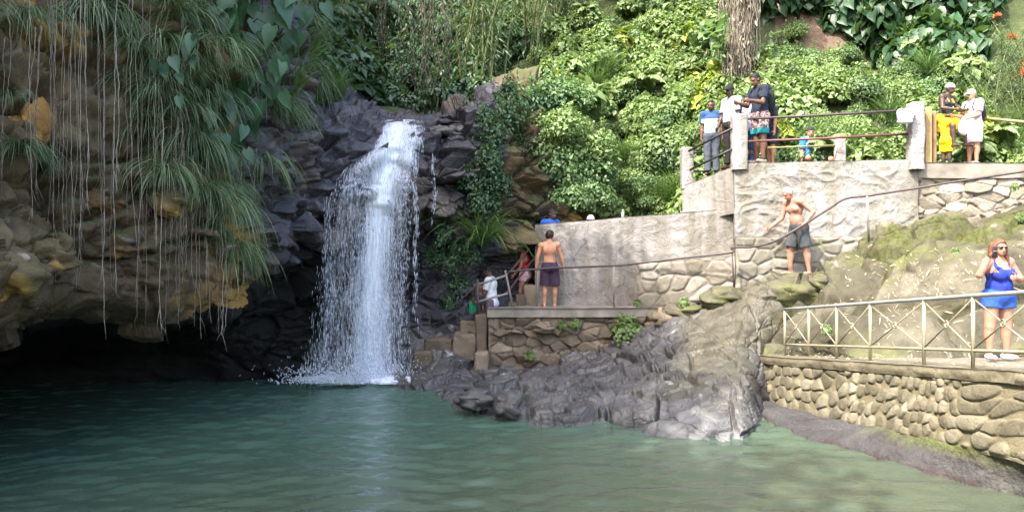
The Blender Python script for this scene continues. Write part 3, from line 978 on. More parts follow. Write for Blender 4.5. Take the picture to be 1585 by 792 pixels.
# sloped dark concrete toe into the water
wl = {8.37: 5.33, 8.84: 4.98, 10.17: 4.54, 11.17: 4.11, 11.93: 3.75, 13.0: 4.05, 7.0: 5.55, 5.0: 5.75}
yw = np.array(sorted(wl)); xw = np.array([wl[y] for y in yw])
C = []
for Y in np.linspace(13.6, 5.2, 9):
    xa = wall_x(Y) - .06; za = np.interp(Y, [8.5, 13], [.46, .02]); xb = np.interp(Y, yw, xw)
    C.append([(xa + .3, Y, za + .02), (xa, Y, za), (xa * .55 + xb * .45, Y - .05, za * .62 + .02), (xb, Y - .1, 0.0), (xb - .15, Y - .12, -.6)])
G = sheet(np.array(C), np.linspace(0, 8, 330), np.linspace(0, 4, 70)); N = sheetnormals(G)
if N[100, 30, 2] < 0: N = -N
p = G.reshape(-1, 3); vv = np.tile(np.linspace(0, 4, 70), 330)
p = p + N.reshape(-1, 3) * (.06 * fbm(p * 2.2, 4, 9) + .035 * np.abs(fbm(p * 9, 3, 10)))[:, None]
mt = Mat('dark_pitted_concrete')
c = mt.ramp(mt.noise(1.5, 8, .5), [(.3, (.028, .027, .027)), (.6, (.06, .057, .055)), (.8, (.11, .105, .098))])
c = mt.mix(mt.ramp(mt.noise(26, 4), [(.58, 0.0), (.66, .8)]), c, (.03, .028, .028))
sx = mt.n('SeparateXYZ'); mt.l(mt.tc.outputs['Object'], sx.inputs[0])
zz = mt.math('ADD', sx.outputs[2], mt.math('MULTIPLY', mt.math('SUBTRACT', mt.noise(2.5, 6), .5), .28))
c = mt.mix(mt.ramp(zz, [(.0, .8), (.035, 0.0)]), c, (.04, .024, .025))
mossy = mt.math('MULTIPLY', mt.ramp(zz, [(.2, 0.0), (.34, 1.0)]), mt.ramp(mt.noise(1.3, 6), [(.35, .2), (.55, 1.0)]))
c = mt.mix(mossy, c, mt.ramp(mt.noise(20, 5), [(.3, (.05, .058, .018)), (.7, (.105, .115, .035))]))
mt.base(c); mt.set(.75, .4)
mt.bump([(mt.noise(24, 6), .8), (mt.noise(70, 4), .4)], .04)
o = mesh('wall_footing', p, gridfaces(330, 70), mt.m, attrs={'rnd': vv / 4})
tag(o, 'rough dark concrete footing sloping from the round stone wall into the water', 'footing')

# walkway floor
C = []
for Y in np.linspace(15.0, 5.0, 30):
    xr = np.interp(Y, [5, 9, 11, 12.0, 12.5, 13.1, 14.5, 15.0], [9.5, 9.2, 8.8, 7.9, 7.1, 5.7, 5.2, 5.1])
    C.append([(x, Y, walk_z(Y) + .02 * (x - wall_x(Y)) * .3) for x in np.linspace(wall_x(Y) + .32, max(xr, wall_x(Y) + .6), 26)])
G = np.array(C); p = G.reshape(-1, 3); p[:, 2] += .012 * fbm(p * 2.5, 3, 2)
mt = rockmat('dusty_walkway_concrete', [(.3, (.14, .118, .085)), (.55, (.21, .18, .135)), (.8, (.27, .235, .18))], .9, .9, stains=[((.12, .1, .07), 1.5, .58, .7, None)], bump=.35)
o = mesh('walkway', p, gridfaces(30, 26), mt, attrs={'rnd': np.full(len(p), .7)})
tag(o, kind='structure')
from mathutils.bvhtree import BVHTree
_me = bpy.data.objects['rock_cliff'].data
BV = BVHTree.FromPolygons([v.co for v in _me.vertices], [p.vertices[:] for p in _me.polygons])
# ------------------------------------------------------------------ railings
M_RUST = simple('dark_rusty_pipe', (.05, .036, .034), .55, .4, .35, 6, .2, 50)
M_REDPIPE = simple('red_brown_pipe', (.10, .042, .037), .5, .4, .3, 6, .2, 50)
M_GREYPIPE = simple('dull_grey_pipe', (.19, .17, .16), .5, .45, .3, 6, .2, 50)
M_CREAM = simple('cream_painted_pipe', (.25, .225, .155), .5, .45, .2, 5, .15, 50)
M_GREYTOP = simple('grey_top_rail_paint', (.22, .23, .22), .4, .5, .2, 5, .15, 50)
M_ROPE = simple('grey_cable', (.09, .085, .08), .8, .2)


def pipe(name, pts, r, mat, parent, n=8):
    m = MB(); m.tube(np.array(pts) - np.array(parent.location if parent else (0, 0, 0)), r, n)
    return m.build(name, mat, parent)


# railing of the walkway: posts, two rails, braces with a ring in each bay
def rl(Y): return 4.82 + .0784 * (14.2 - Y) if Y > 9.1 else 5.22 + .12 * (9.1 - Y)
rail = thing('walkway_railing', (rl(14.2), 14.2, walk_z(14.2)), 'cream railing with crossed braces along the walkway edge before the woman in blue', 'railing')
Yp = [14.2, 13.25, 12.3, 11.32, 10.04, 9.1, 8.15, 7.2]
hh = .81
for Y in Yp:
    z = walk_z(Y)
    pipe('post', [(rl(Y), Y, z - .03), (rl(Y), Y, z + hh)], .022, M_CREAM, rail)
ends = [14.2] + Yp[1:]
pipe('top_rail', [(rl(Y), Y, walk_z(Y) + hh + .01) for Y in np.linspace(14.22, 7.2, 12)], .026, M_GREYTOP, rail, 10)
pipe('bottom_rail', [(rl(Y), Y, walk_z(Y) + .2) for Y in np.linspace(14.22, 7.2, 12)], .019, M_CREAM, rail)
for a, b in zip(Yp[:-1], Yp[1:]):
    za, zb_ = walk_z(a), walk_z(b)
    pipe('brace', [(rl(a), a, za + .21), (rl(b), b, zb_ + hh - .02)], .0095, M_CREAM, rail, 6)
    pipe('brace', [(rl(a), a + .0, za + hh - .02), (rl(b), b, zb_ + .21)], .0095, M_CREAM, rail, 6)
    c = np.array([(rl(a) + rl(b)) / 2 - .01, (a + b) / 2, (za + zb_) / 2 + .2 + (hh - .2) / 2])
    th = np.linspace(0, 2 * PI, 17)
    ring = np.stack([np.full(17, c[0]), c[1] + .04 * np.cos(th), c[2] + .04 * np.sin(th)], 1)
    pipe('ring', ring, .009, M_CREAM, rail, 6)

# long hand rail over the ledge and up the stairs
hr = thing('hand_rail', P(950, 475, 17.05), 'thin dark hand rail running from the ledge up past both shirtless men', 'railing')
pts = [P(783, 421, 17.15), P(850, 415, 17.1), P(950, 411, 17.0), P(1000, 406, 16.8), P(1060, 399, 16.5), P(1131, 391, 16.1), P(1133, 384, 16.1),
       P(1165, 382, 15.8), P(1192, 376, 15.6), P(1215, 365, 15.5), P(1245, 347, 15.45), P(1280, 325, 15.4), P(1308, 308, 15.4), P(1343, 303, 15.3), P(1420, 291, 15.0), P(1500, 278, 14.7), P(1600, 263, 14.3), P(1700, 247, 14.0)]
pts = catmull(np.array(pts), np.linspace(0, len(pts) - 1, 90))
pipe('top_rail', pts, .022, M_RUST, hr)
pipe('post', [P(950, 478, 17.0), P(950, 411, 17.0)], .021, M_GREYPIPE, hr)
pipe('post', [P(1137, 458, 16.1), P(1133, 390, 16.1)], .018, M_RUST, hr)
pipe('post', [P(1345, 374, 15.35), P(1342, 303, 15.3)], .022, M_GREYPIPE, hr)
pipe('post', [P(794, 478, 17.15), P(782, 418, 17.15)], .024, M_GREYPIPE, hr)
pipe('post', [P(831, 478, 17.4), P(833, 414, 17.4)], .018, M_GREYPIPE, hr)

lo = thing('stair_railing', P(740, 490, 17.1), 'old brown rail beside the steps where the man in the white shirt stands', 'railing')
pipe('post', [P(740, 494, 17.1), P(739, 432, 17.1)], .03, M_RUST, lo)
pipe('top_rail', [P(734, 442, 17.1), P(760, 434, 17.12), P(784, 426, 17.15)], .026, M_GREYPIPE, lo)
pipe('bottom_rail', [P(736, 468, 17.1), P(760, 461, 17.12), P(786, 454, 17.15)], .026, M_GREYPIPE, lo)

sr = thing('stair_railing', P(828, 470, 18.0), 'red brown double rail slanting up in front of the woman in red', 'railing')
pipe('top_rail', [P(783, 425, 17.6), P(790, 420, 17.7), P(828, 374, 18.2)], .024, M_REDPIPE, sr)
pipe('bottom_rail', [P(784, 452, 17.6), P(790, 446, 17.7), P(828, 398, 18.2)], .024, M_REDPIPE, sr)

for yy, nm in ((0, 'upper'), (16, 'lower')):
    q = [P(734, 444 + yy, 17.1), P(715, 462 + yy, 17.2), P(693, 478 + yy, 17.4), P(668, 492 + yy * .7, 17.6), P(664, 510 + yy * .7, 17.6)]
    m = MB(); m.tube(catmull(np.array(q), np.linspace(0, 4, 24)), .011, 5)
    o = m.build('cable', M_ROPE); tag(o, f'{nm} of two thin dark cables hanging from the stair rail towards the waterfall', 'cable')

tr = thing('terrace_railing', P(1300, 250, 16.3), 'red and brown pipe railing along the terrace between the tall concrete posts', 'railing')
pipe('top_rail', [P(1157, 184, 16.55), P(1280, 178, 16.3), P(1402, 171, 15.95)], .026, M_RUST, tr)
pipe('middle_rail', [P(1157, 219, 16.55), P(1280, 214, 16.3), P(1412, 207, 15.95)], .026, M_REDPIPE, tr)
pipe('bottom_rail', [P(1188, 229, 16.75), P(1298, 225, 16.5)], .022, simple('olive_pipe', (.16, .16, .06), .6), tr)
sl = thing('stair_railing', P(1100, 262, 17.1), 'two black pipes slanting between concrete posts before the man in blue and white', 'railing')
M_BLK = simple('black_pipe', (.02, .02, .02), .5)
pipe('top_rail', [P(1066, 234, 17.5), P(1100, 216, 17.1), P(1137, 197, 16.6)], .026, M_BLK, sl)
pipe('bottom_rail', [P(1068, 263, 17.5), P(1100, 247, 17.1), P(1137, 229, 16.6)], .026, M_BLK, sl)
pipe('stub_rail', [P(1072, 236, 17.7), P(1095, 236, 17.9)], .02, M_BLK, sl)
pipe('stub_rail', [P(1072, 265, 17.7), P(1095, 265, 17.9)], .02, M_BLK, sl)

hb = thing('wooden_handrail', P(1550, 190, 15.0), 'pale yellow wooden hand rail behind the man in white shorts', 'railing')
m = MB(); a, b = P(1503, 181, 16.3), P(1700, 200, 14.6)
m.tube([a - np.array(hb.location), b - np.array(hb.location)], .032, 6); m.build('rail', simple('yellow_wood', (.19, .165, .09), .7, .3, .25, 5, .2), hb)
m = MB(); a, b = P(1640, 258, 15.1), P(1640, 190, 15.1); m.tube([a - np.array(hb.location), b - np.array(hb.location)], .045, 6); m.build('post', M_WOODP, hb)

# white flood lamp on the post
fl = thing('flood_lamp', P(1401, 178, 15.75), 'white box shaped flood lamp fixed to the tall white post', 'lamp', rz=-.2)
M_WHITE = simple('white_enamel', (.72, .72, .72), .45, .4, .08, 4, .05)
m = MB(); m.box((0, 0, .01), (.27, .2, .21), 0, .02); m.build('housing', M_WHITE, fl, False)
m = MB(); m.box((-.015, -.015, -.13), (.25, .19, .07), 0, .02); m.build('lens', simple('lamp_glass', (.6, .62, .62), .2, .5, .05), fl, False)
m = MB(); m.tube([(.12, .02, -.02), (.2, .05, -.02)], .02, 6); m.build('bracket', M_GREYPIPE, fl)

# small things on the walls
bt = thing('bottle', P(965, 338, 17.6), 'small clear plastic bottle standing on the long grey wall', 'bottle')
M_BOT = Mat('clear_plastic'); M_BOT.base((.6, .72, .72)); M_BOT.set(.15, .5); M_BOT.b.inputs['Transmission Weight'].default_value = .6
m = MB(); m.tube([(0, .1, -.05), (0, .1, .12), (0, .1, .155), (0, .1, .18)], [.036, .036, .02, .014], 12); m.build('body', M_BOT.m, bt)
m = MB(); m.tube([(0, .1, .18), (0, .1, .2)], .016, 10); m.build('cap', M_WHITE, bt)

# stone steps beside the wall where the woman in red walks
m = MB()
for k, (x0, x1, y0, y1, Y) in enumerate([(786, 800, 468, 480, 17.5), (797, 812, 456, 480, 17.7), (808, 829, 441, 480, 17.95)]):
    a, b = P(x0, y1, Y), P(x1, y0, Y)
    m.box(((a[0] + b[0]) / 2, Y + .45, (a[2] + b[2]) / 2), (b[0] - a[0], .9, b[2] - a[2]), .05 * k, .03, RNG.random())
o = m.build('stone_steps', M_ST_BROWN, None, False); o.data.attributes.new('mortar', 'FLOAT', 'POINT')
tag(o, 'three rough stone steps left of the long grey wall under the woman in red', 'steps')


# rocks: rounded irregular stones
def surf(px, py, back=.1):
    d = Vector(((px - 792.5) / F, 1.0, -(py - 396) / F))
    h_ = BV.ray_cast(Vector((0, 0, H)), d.normalized())[0]
    return P(px, py, (h_.y if h_ is not None else 12) + back)


def boulder(name, c, r, mat, label, seed, cat='rock', group=None, flat=True):
    m = MB(); m.ell((0, 0, 0), (1, 1, 1), 40, 26)
    V = np.concatenate(m.V); fs = [np.concatenate(m.F[k]) for k in sorted(m.F)]
    h, rr, e = blocks(V * 1.0 + seed * 3.1, (1.0, 1.0, .8), seed, .42, .9, .06)
    V = V * (1 + 1.1 * h + .12 * fbm(V * 2 + seed, 4, seed))[:, None]
    V = V * np.array(r)
    o = mesh(name, V, fs, mat, None, True, {'rnd': np.full(len(V), RNG.random()), 'mortar': np.zeros(len(V))})
    o.location = tuple(c)
    return tag(o, label, cat, group)

M_YELLOW = rockmat('yellow_brown_boulder', [(.3, (.07, .052, .025)), (.5, (.14, .11, .05)), (.7, (.22, .17, .085))], .9, .8, stains=[((.34, .2, .05), .8, .52, .64, None), ((.05, .045, .035), 1.4, .6, .72, None)])
M_OCHRE = rockmat('ochre_rock', [(.3, (.20, .10, .03)), (.5, (.36, .19, .05)), (.7, (.45, .27, .09))], .9, .8)
boulder('boulder', surf(77, 398, .05), (.24, .3, .19), M_YELLOW, 'rounded yellow boulder sticking out of the overhang at the left above its lower edge', 3)
boulder('boulder', surf(22, 425, .15), (.27, .35, .22), M_YELLOW, 'broad yellow brown boulder at the left edge of the picture', 6)
boulder('boulder', surf(56, 192, .05), (.16, .3, .27), M_OCHRE, 'orange ochre rock face high on the left overhang', 8)
boulder('boulder', surf(265, 315, .05), (.24, .3, .2), M_YELLOW, 'pale brown rock knob hung with grass under the overhang', 11)
boulder('boulder', surf(205, 375, .1), (.34, .4, .22), M_CLIFF, 'brown slab of rock jutting out between the hanging roots', 14)
boulder('boulder', surf(170, 300, .1), (.28, .4, .25), M_CLIFF, 'brown rounded rock behind the longest hanging roots', 19)
boulder('boulder', surf(408, 388, .1), (.42, .5, .38), M_FALL, 'big grey angular block left of the waterfall', 16)
boulder('boulder', surf(380, 420, .0), (.2, .3, .2), M_CLIFF, 'brown stone under the lowest tuft of hanging grass', 21)
boulder('boulder', P(735, 617, 12.7), (.32, .3, .16), M_BANK, 'low dark rock at the waterline left end of the rock bank', 23)
boulder('boulder', P(788, 624, 12.4), (.26, .3, .2), M_BANK, 'wet dark rock at the waterline beside the low left rock', 25)
boulder('boulder', P(842, 507, 16.75), (.2, .2, .12), M_ST_BROWN, 'smooth stone set in the ledge wall below the cap', 27)
ml = boulder('mossy_ledge', P(1232, 452, 15.75), (.66, .55, .36), M_MOSSROCK, 'mossy ledge of stone on which the grey haired shirtless man stands', 31)
boulder('rock', P(1192, 548, 14.8), (.34, .34, .17), M_MOSSROCK, 'brown rock wedged behind the left end of the cream railing', 61)
boulder('rock', P(1268, 437, 15.3), (.2, .22, .15), M_MOSSROCK, 'mossy stone right under the feet of the grey haired man', 33)
boulder('rock', P(1062, 482, 16.55), (.4, .35, .2), M_MOSSROCK, 'mossy stone at the right end of the ledge', 35)
boulder('rock', P(1120, 462, 16.3), (.5, .4, .26), M_MOSSROCK, 'larger mossy stone below the end of the low stone wall', 37)
boulder('rock', P(1022, 496, 16.65), (.3, .3, .2), M_ST_BROWN, 'brown stone beside the green plant on the ledge wall', 39)
M_PALEROCK = rockmat('pale_grey_crest_rock', [(.3, (.09, .085, .08)), (.55, (.17, .16, .15)), (.75, (.26, .24, .22))], .9, .7)
for k, (px, py, Y, r) in enumerate([(700, 187, 17.9, .3), (722, 200, 17.9, .34), (755, 168, 19, .34), (778, 172, 19.0, .3), (735, 176, 18.6, .3), (690, 205, 17.6, .3), (800, 160, 19.4, .3)]):
    boulder('crest_rock', P(px, py, Y), (r * 1.1, r, r * .5), [M_FALL, M_PALEROCK][k % 2], ['dark block on the right bank at the crest of the waterfall', 'pale block among the rocks right of the waterfall crest'][k % 2], 41 + k, 'rock', ['dark rocks at the crest', 'pale rocks at the crest'][k % 2])

# ------------------------------------------------------------------ waterfall
wf = thing('waterfall', (0, 0, 0), 'white waterfall dropping over dark rocks into the green pool', 'waterfall')
M_WATERW = Mat('falling_white_water'); M_WATERW.base((.80, .85, .93)); M_WATERW.set(.35, .5)
_t = M_WATERW.n('BsdfTranslucent'); _t.inputs[0].default_value = (.8, .86, .95, 1); _m = M_WATERW.n('MixShader'); _m.inputs[0].default_value = .4
M_WATERW.l(M_WATERW.b.outputs[0], _m.inputs[1]); M_WATERW.l(_t.outputs[0], _m.inputs[2]); M_WATERW.l(_m.outputs[0], M_WATERW.out.inputs[0])
yk = np.array([184, 200, 230, 262, 285, 320, 400, 500, 592.])
xl = np.array([594, 588, 574, 534, 515, 507, 494, 482, 460.])
xr = np.array([640, 645, 645, 642, 638, 636, 632, 630, 640.])
xc = np.array([614, 614, 606, 600, 596, 590, 582, 576, 570.])
Yk = np.array([17.75, 17.5, 17.15, 16.75, 16.55, 16.45, 16.3, 16.15, 16.0])


_gx = np.arange(460, 730, 4.0); _gy = np.arange(170, 604, 4.0)
SURF = np.full((len(_gx), len(_gy)), 18.5)
for _i, _x in enumerate(_gx):
    for _j, _y in enumerate(_gy):
        _d = Vector(((_x - 792.5) / F, 1.0, -(_y - 396) / F))
        _h = BV.ray_cast(Vector((0, 0, H)), _d.normalized())
        if _h[0] is not None: SURF[_i, _j] = _h[0].y
for _ in range(2):
    SURF[1:-1, 1:-1] = (SURF[1:-1, 1:-1] * 2 + SURF[:-2, 1:-1] + SURF[2:, 1:-1] + SURF[1:-1, :-2] + SURF[1:-1, 2:]) / 6
# free fall below the lip: the sheet leaves the rock where it overhangs
FALLY = SURF.copy()
_lip = int(np.argmin(abs(_gy - 290)))
for _i in range(len(_gx)):
    y0 = SURF[_i, max(0, _lip - 12):_lip + 1].min()
    for _j in range(_lip, len(_gy)):
        FALLY[_i, _j] = min(SURF[_i, _j], y0 - .25 * (_gy[_j] - 290) / 300)
for _ in range(6):
    FALLY[1:-1] = (FALLY[1:-1] * 2 + FALLY[:-2] + FALLY[2:]) / 4


def fall_at(px, py, dY=0.0):
    fx = np.clip((np.asarray(px) - _gx[0]) / 4, 0, len(_gx) - 1.01); fy = np.clip((np.asarray(py) - _gy[0]) / 4, 0, len(_gy) - 1.01)
    i, j = fx.astype(int), fy.astype(int); u, v = fx - i, fy - j
    Y = (FALLY[i, j] * (1 - u) + FALLY[i + 1, j] * u) * (1 - v) + (FALLY[i, j + 1] * (1 - u) + FALLY[i + 1, j + 1] * u) * v - .07 + dY
    return np.stack([(px - 792.5) * Y / F, Y, H - (py - 396) * Y / F], 1)


def droplets(name, px, py, ln, wd, dY, slant=None):
    n = len(px)
    c = fall_at(px, py, dY)
    d = np.zeros((n, 3)); d[:, 2] = -1
    d[:, 0] = RNG.normal(0, .06, n) if slant is None else slant
    d[:, 1] = RNG.normal(-.02, .05, n)
    d /= np.linalg.norm(d, axis=1)[:, None]
    a = RNG.random(n) * PI
    s = np.stack([np.cos(a), np.sin(a), 0 * a], 1); t = np.stack([-np.sin(a), np.cos(a), 0 * a], 1)
    k = .3
    V = np.stack([c, c + d * (ln * k)[:, None] + s * wd[:, None], c + d * (ln * k)[:, None] + t * wd[:, None], c + d * (ln * k)[:, None] - s * wd[:, None], c + d * (ln * k)[:, None] - t * wd[:, None], c + d * ln[:, None]], 1).reshape(-1, 3)
    b = np.arange(n)[:, None] * 6
    tf = np.array([[0, 1, 2], [0, 2, 3], [0, 3, 4], [0, 4, 1], [5, 2, 1], [5, 3, 2], [5, 4, 3], [5, 1, 4]])
    f = (b[:, :, None] + tf[None]).reshape(-1, 3)
    return mesh(name, V, f, M_WATERW.m, wf, True)


def sample_fall(n, y0, y1, core):
    py = y0 + (y1 - y0) * RNG.random(n)
    l, r, c = np.interp(py, yk, xl), np.interp(py, yk, xr), np.interp(py, yk, xc)
    px = np.where(RNG.random(n) < core, c + RNG.normal(0, 1, n) * (14 + 7 * (py - 180) / 400), l + (r - l) * RNG.random(n))
    bad = (px < l) | (px > r)
    px = np.where(bad, l + (r - l) * RNG.beta(1.6, 1.6, n), px)
    return px, py

# streamers: flow gathers into threads
n = 4200
px, py = sample_fall(n, 186, 300, .35)
keep = RNG.random(n) < .25 + .75 * sstep(0, 26, px - np.interp(py, yk, xl) + 8 * vnoise(np.stack([px / 9, py / 14, 0 * px], 1), 44)); px, py = px[keep], py[keep]; n = len(px)
th = 3.2 * vnoise(np.stack([px / 7, py / 45, 0 * px], 1), 3)
droplets('upper_cascade', px + th * 1.6, py, .05 + .10 * RNG.random(n), .0025 + .006 * RNG.random(n), -.02 - .10 * RNG.random(n), slant=-.35 * sstep(225, 250, py) * sstep(0, 60, 610 - px) + RNG.normal(0, .1, n))
n = 13000
px, py = sample_fall(n, 285, 588, .50)
q = vnoise(np.stack([px / 9, py / 150, 0 * px], 1), 5)
lf = sstep(60, 10, px - np.interp(py, yk, xl))
keep = RNG.random(n) < (.6 + .4 * sstep(-.3, .3, q)) * (1 - .45 * lf)
px, py = px[keep], py[keep]; n = len(px)
px = px + 3 * vnoise(np.stack([px / 6, py / 60, 0 * px], 1), 9) + RNG.normal(0, 2.5, n)
size = .75 + .5 * (py - 285) / 300
droplets('falling_strands', px, py, (.05 + .13 * RNG.random(n) ** 1.8) * size, (.0022 + .0055 * RNG.random(n) ** 2) * (.65 + .35 * np.exp(-((px - np.interp(py, yk, xc)) / 26) ** 2)), -.45 * RNG.random(n) * (.15 + .85 * (py - 285) / 300))
# thin side trickles
tp = []
for (x0, x1, y0, y1, m_) in [(640, 655, 186, 235, 500), (668, 674, 235, 360, 90), (640, 648, 230, 520, 260), (500, 512, 300, 560, 200)]:
    yy = y0 + (y1 - y0) * RNG.beta(1.3, 2.0, m_); tp.append(np.stack([(x0 + x1) / 2 + (x1 - x0) * (RNG.normal(0, .28, m_)) + 3 * vnoise(np.stack([yy / 25, 0 * yy, 0 * yy + x0], 1), 2), yy], 1))
tp = np.concatenate(tp); n = len(tp)
droplets('side_trickles', tp[:, 0], tp[:, 1], .06 + .16 * RNG.random(n), .002 + .004 * RNG.random(n), -.01 - .03 * RNG.random(n))
# splash at the foot
n = 3200
px = 556 + RNG.normal(0, 50, n); py = 592 - np.abs(RNG.normal(0, 15, n))
droplets('splash', px, py, .02 + .05 * RNG.random(n), .005 + .007 * RNG.random(n), RNG.normal(-.1, .45, n), slant=RNG.normal(0, .8, n))


# the body of the fall: veils of white water with gaps
def curtain(seed, dY, scale, base, wide):
    ty = np.linspace(185, 594, 240); ts = np.linspace(0, 1, 80)
    PYg, Sg = np.meshgrid(ty, ts, indexing='ij')
    c = np.interp(PYg, yk, xc); l = np.interp(PYg, yk, xl) - 3; r = np.interp(PYg, yk, xr) + 4
    pxg = l + (r - l) * Sg
    wig = 5 * vnoise(np.stack([PYg.ravel() / 60, 0 * PYg.ravel(), Sg.ravel() * 4 + seed], 1), seed).reshape(PYg.shape)
    p = fall_at((pxg + wig).ravel(), PYg.ravel(), dY)
    p[:, 1] += .05 * fbm(p * np.array([6, 1, .6]), 3, seed)
    core = np.exp(-((pxg - c) / (wide * (13 + 10 * (PYg - 180) / 400))) ** 2) + .45 * np.exp(-((PYg - 235) / 45) ** 2)
    edge = sstep(0, .2, Sg) * sstep(0, .12, 1 - Sg)
    dens = np.clip((base + .50 * core) * edge, 0, 1)
    m = Mat('white_water_veil')
    m.base((.82, .87, .94)); m.set(.45, .3)
    mp = m.n('Mapping'); mp.inputs['Location'].default_value = (seed * 3.7, 0, seed * 1.3); m.l(m.tc.outputs['Object'], mp.inputs[0])
    def nz(st, det, ro, di):
        k = m.n('TexNoise'); k.inputs['Scale'].default_value = scale; k.inputs['Detail'].default_value = det; k.inputs['Roughness'].default_value = ro; k.inputs['Distortion'].default_value = di
        q = m.n('Mapping'); q.inputs['Scale'].default_value = st; m.l(mp.outputs[0], q.inputs[0]); m.l(q.outputs[0], k.inputs['Vector']); return k.outputs['Fac']
    a = m.math('ADD', m.math('MULTIPLY', nz((22, 3, 1.3), 4, .6, .3), .5), m.math('MULTIPLY', nz((60, 6, 5.0), 4, .65, .3), .5))
    a = m.math('ADD', a, m.math('SUBTRACT', m.math('MULTIPLY', m.attr('rnd'), .46), .30))
    al = m.n('MapRange'); al.inputs[1].default_value = .30; al.inputs[2].default_value = .68; al.inputs[4].default_value = .78; m.l(a, al.inputs[0])
    m.l(m.math('MULTIPLY', al.outputs[0], m.math('MULTIPLY', m.attr('rnd'), 3.0, True)), m.b.inputs['Alpha'])
    tr = m.n('BsdfTranslucent'); tr.inputs[0].default_value = (.85, .9, .97, 1)
    mesh('veil', p, gridfaces(240, 80), m.m, wf, True, {'rnd': dens.ravel()})
curtain(4, 0.0, 1.0, .27, .85)
curtain(9, -.14, 1.25, .27, .8)
curtain(13, -.26, 1.6, .10, 1.2)


def foam():
    th = np.linspace(0, 2 * PI, 61); rr = np.linspace(0, 1, 22)
    c = np.array([-2.9, 16.05])
    V = [[c[0] + r * 2.3 * math.cos(t) * (1 + .12 * math.sin(3 * t)), c[1] + r * 1.0 * math.sin(t), .035 + .05 * (1 - r)] for r in rr for t in th]
    V = np.array(V); V[:, 2] += .025 * fbm(V * 5, 3, 4)
    D = np.repeat(1 - rr, 61)
    m = Mat('white_foam'); m.base((.82, .86, .92)); m.set(.6, .3)
    a = m.math('ADD', m.noise(3.5, 8, .6, (1, 2.2, 1), .65), m.math('SUBTRACT', m.math('MULTIPLY', m.attr('rnd'), .9), .55))
    al = m.n('MapRange'); al.inputs[1].default_value = .16; al.inputs[2].default_value = .5; m.l(a, al.inputs[0]); m.l(al.outputs[0], m.b.inputs['Alpha'])
    mesh('foam', V, gridfaces(22, 61), m.m, wf, True, {'rnd': D})
foam()
# ------------------------------------------------------------------ vegetation
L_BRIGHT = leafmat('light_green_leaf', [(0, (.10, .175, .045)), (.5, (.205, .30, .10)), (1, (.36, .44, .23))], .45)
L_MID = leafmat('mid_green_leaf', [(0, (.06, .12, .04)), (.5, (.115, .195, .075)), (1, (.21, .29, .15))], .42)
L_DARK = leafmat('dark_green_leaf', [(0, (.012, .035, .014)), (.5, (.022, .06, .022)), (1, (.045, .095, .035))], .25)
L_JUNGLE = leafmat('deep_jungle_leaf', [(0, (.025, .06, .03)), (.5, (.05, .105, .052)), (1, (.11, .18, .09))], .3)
L_YEL = leafmat('variegated_yellow_leaf', [(0, (.09, .15, .02)), (.45, (.20, .26, .03)), (1, (.38, .38, .10))])
L_EAR = leafmat('blue_green_broad_leaf', [(0, (.022, .06, .036)), (.5, (.04, .10, .058)), (1, (.07, .155, .09))], .3, .45, .45)
L_GRASS = leafmat('hanging_grass_blade', [(0, (.04, .075, .03)), (.5, (.11, .175, .08)), (1, (.26, .33, .18))], .3)
L_GRASSU = leafmat('arching_grass_blade', [(0, (.04, .09, .02)), (.5, (.07, .15, .035)), (1, (.15, .22, .07))], .3)
L_BAMBOO = leafmat('bamboo_leaf', [(0, (.04, .085, .03)), (.5, (.07, .13, .045)), (1, (.13, .19, .075))], .35)
L_DRY = leafmat('dry_straw_leaf', [(0, (.22, .17, .10)), (.5, (.36, .31, .2)), (1, (.55, .5, .36))], .15, .7)
L_VINE = leafmat('dry_hanging_vine', [(0, (.08, .065, .045)), (.5, (.17, .145, .11)), (1, (.30, .26, .2))], .1, .8)
L_RED = leafmat('orange_red_flower', [(0, (.42, .06, .03)), (.5, (.55, .12, .05)), (1, (.6, .25, .08))], .3)
M_STEM = simple('green_brown_stem', (.06, .065, .03), .8)
M_BARK = simple('pale_bark', (.19, .155, .115), .9, .2, .4, 4, .6, 18)
M_BARKD = simple('dark_bark', (.07, .055, .042), .9, .2, .4, 4, .6, 18)
M_CANE = simple('bamboo_cane', (.10, .115, .045), .55, .35, .35, 3, .1)
M_ROOT = simple('hanging_root_skin', (.16, .14, .115), .9, .15, .4, 9, .3, 60)
M_ROOTP = simple('pale_hanging_root_skin', (.26, .24, .2), .9, .15, .35, 9, .3, 60)

SMALL = (np.array([(0, 0, 0), (.42, -.5, .10), (1, 0, -.08), (.42, .5, .10)]), [np.array([[0, 2, 1], [0, 3, 2]])])
HEART = (np.array([(0, 0, 0), (-.12, -.28, .04), (.12, -.52, .10), (.45, -.46, .06), (.78, -.2, -.06), (1.05, 0, -.2), (.78, .2, -.06), (.45, .46, .06), (.12, .52, .10), (-.12, .28, .04), (.5, 0, -.03)]),
         [np.array([[0, 2, 1], [0, 10, 2], [10, 3, 2], [10, 4, 3], [10, 5, 4], [0, 9, 8], [0, 8, 10], [10, 8, 7], [10, 7, 6], [10, 6, 5]])])
NARROW = (np.array([(0, 0, 0), (.3, -.5, .03), (.65, -.4, -.06), (1, 0, -.25), (.65, .4, -.06), (.3, .5, .03)]), [np.array([[0, 5, 1]]), np.array([[1, 5, 4, 2]]), np.array([[2, 4, 3]])])


def unit(v):
    return v / (np.linalg.norm(v, axis=-1)[..., None] + 1e-9)


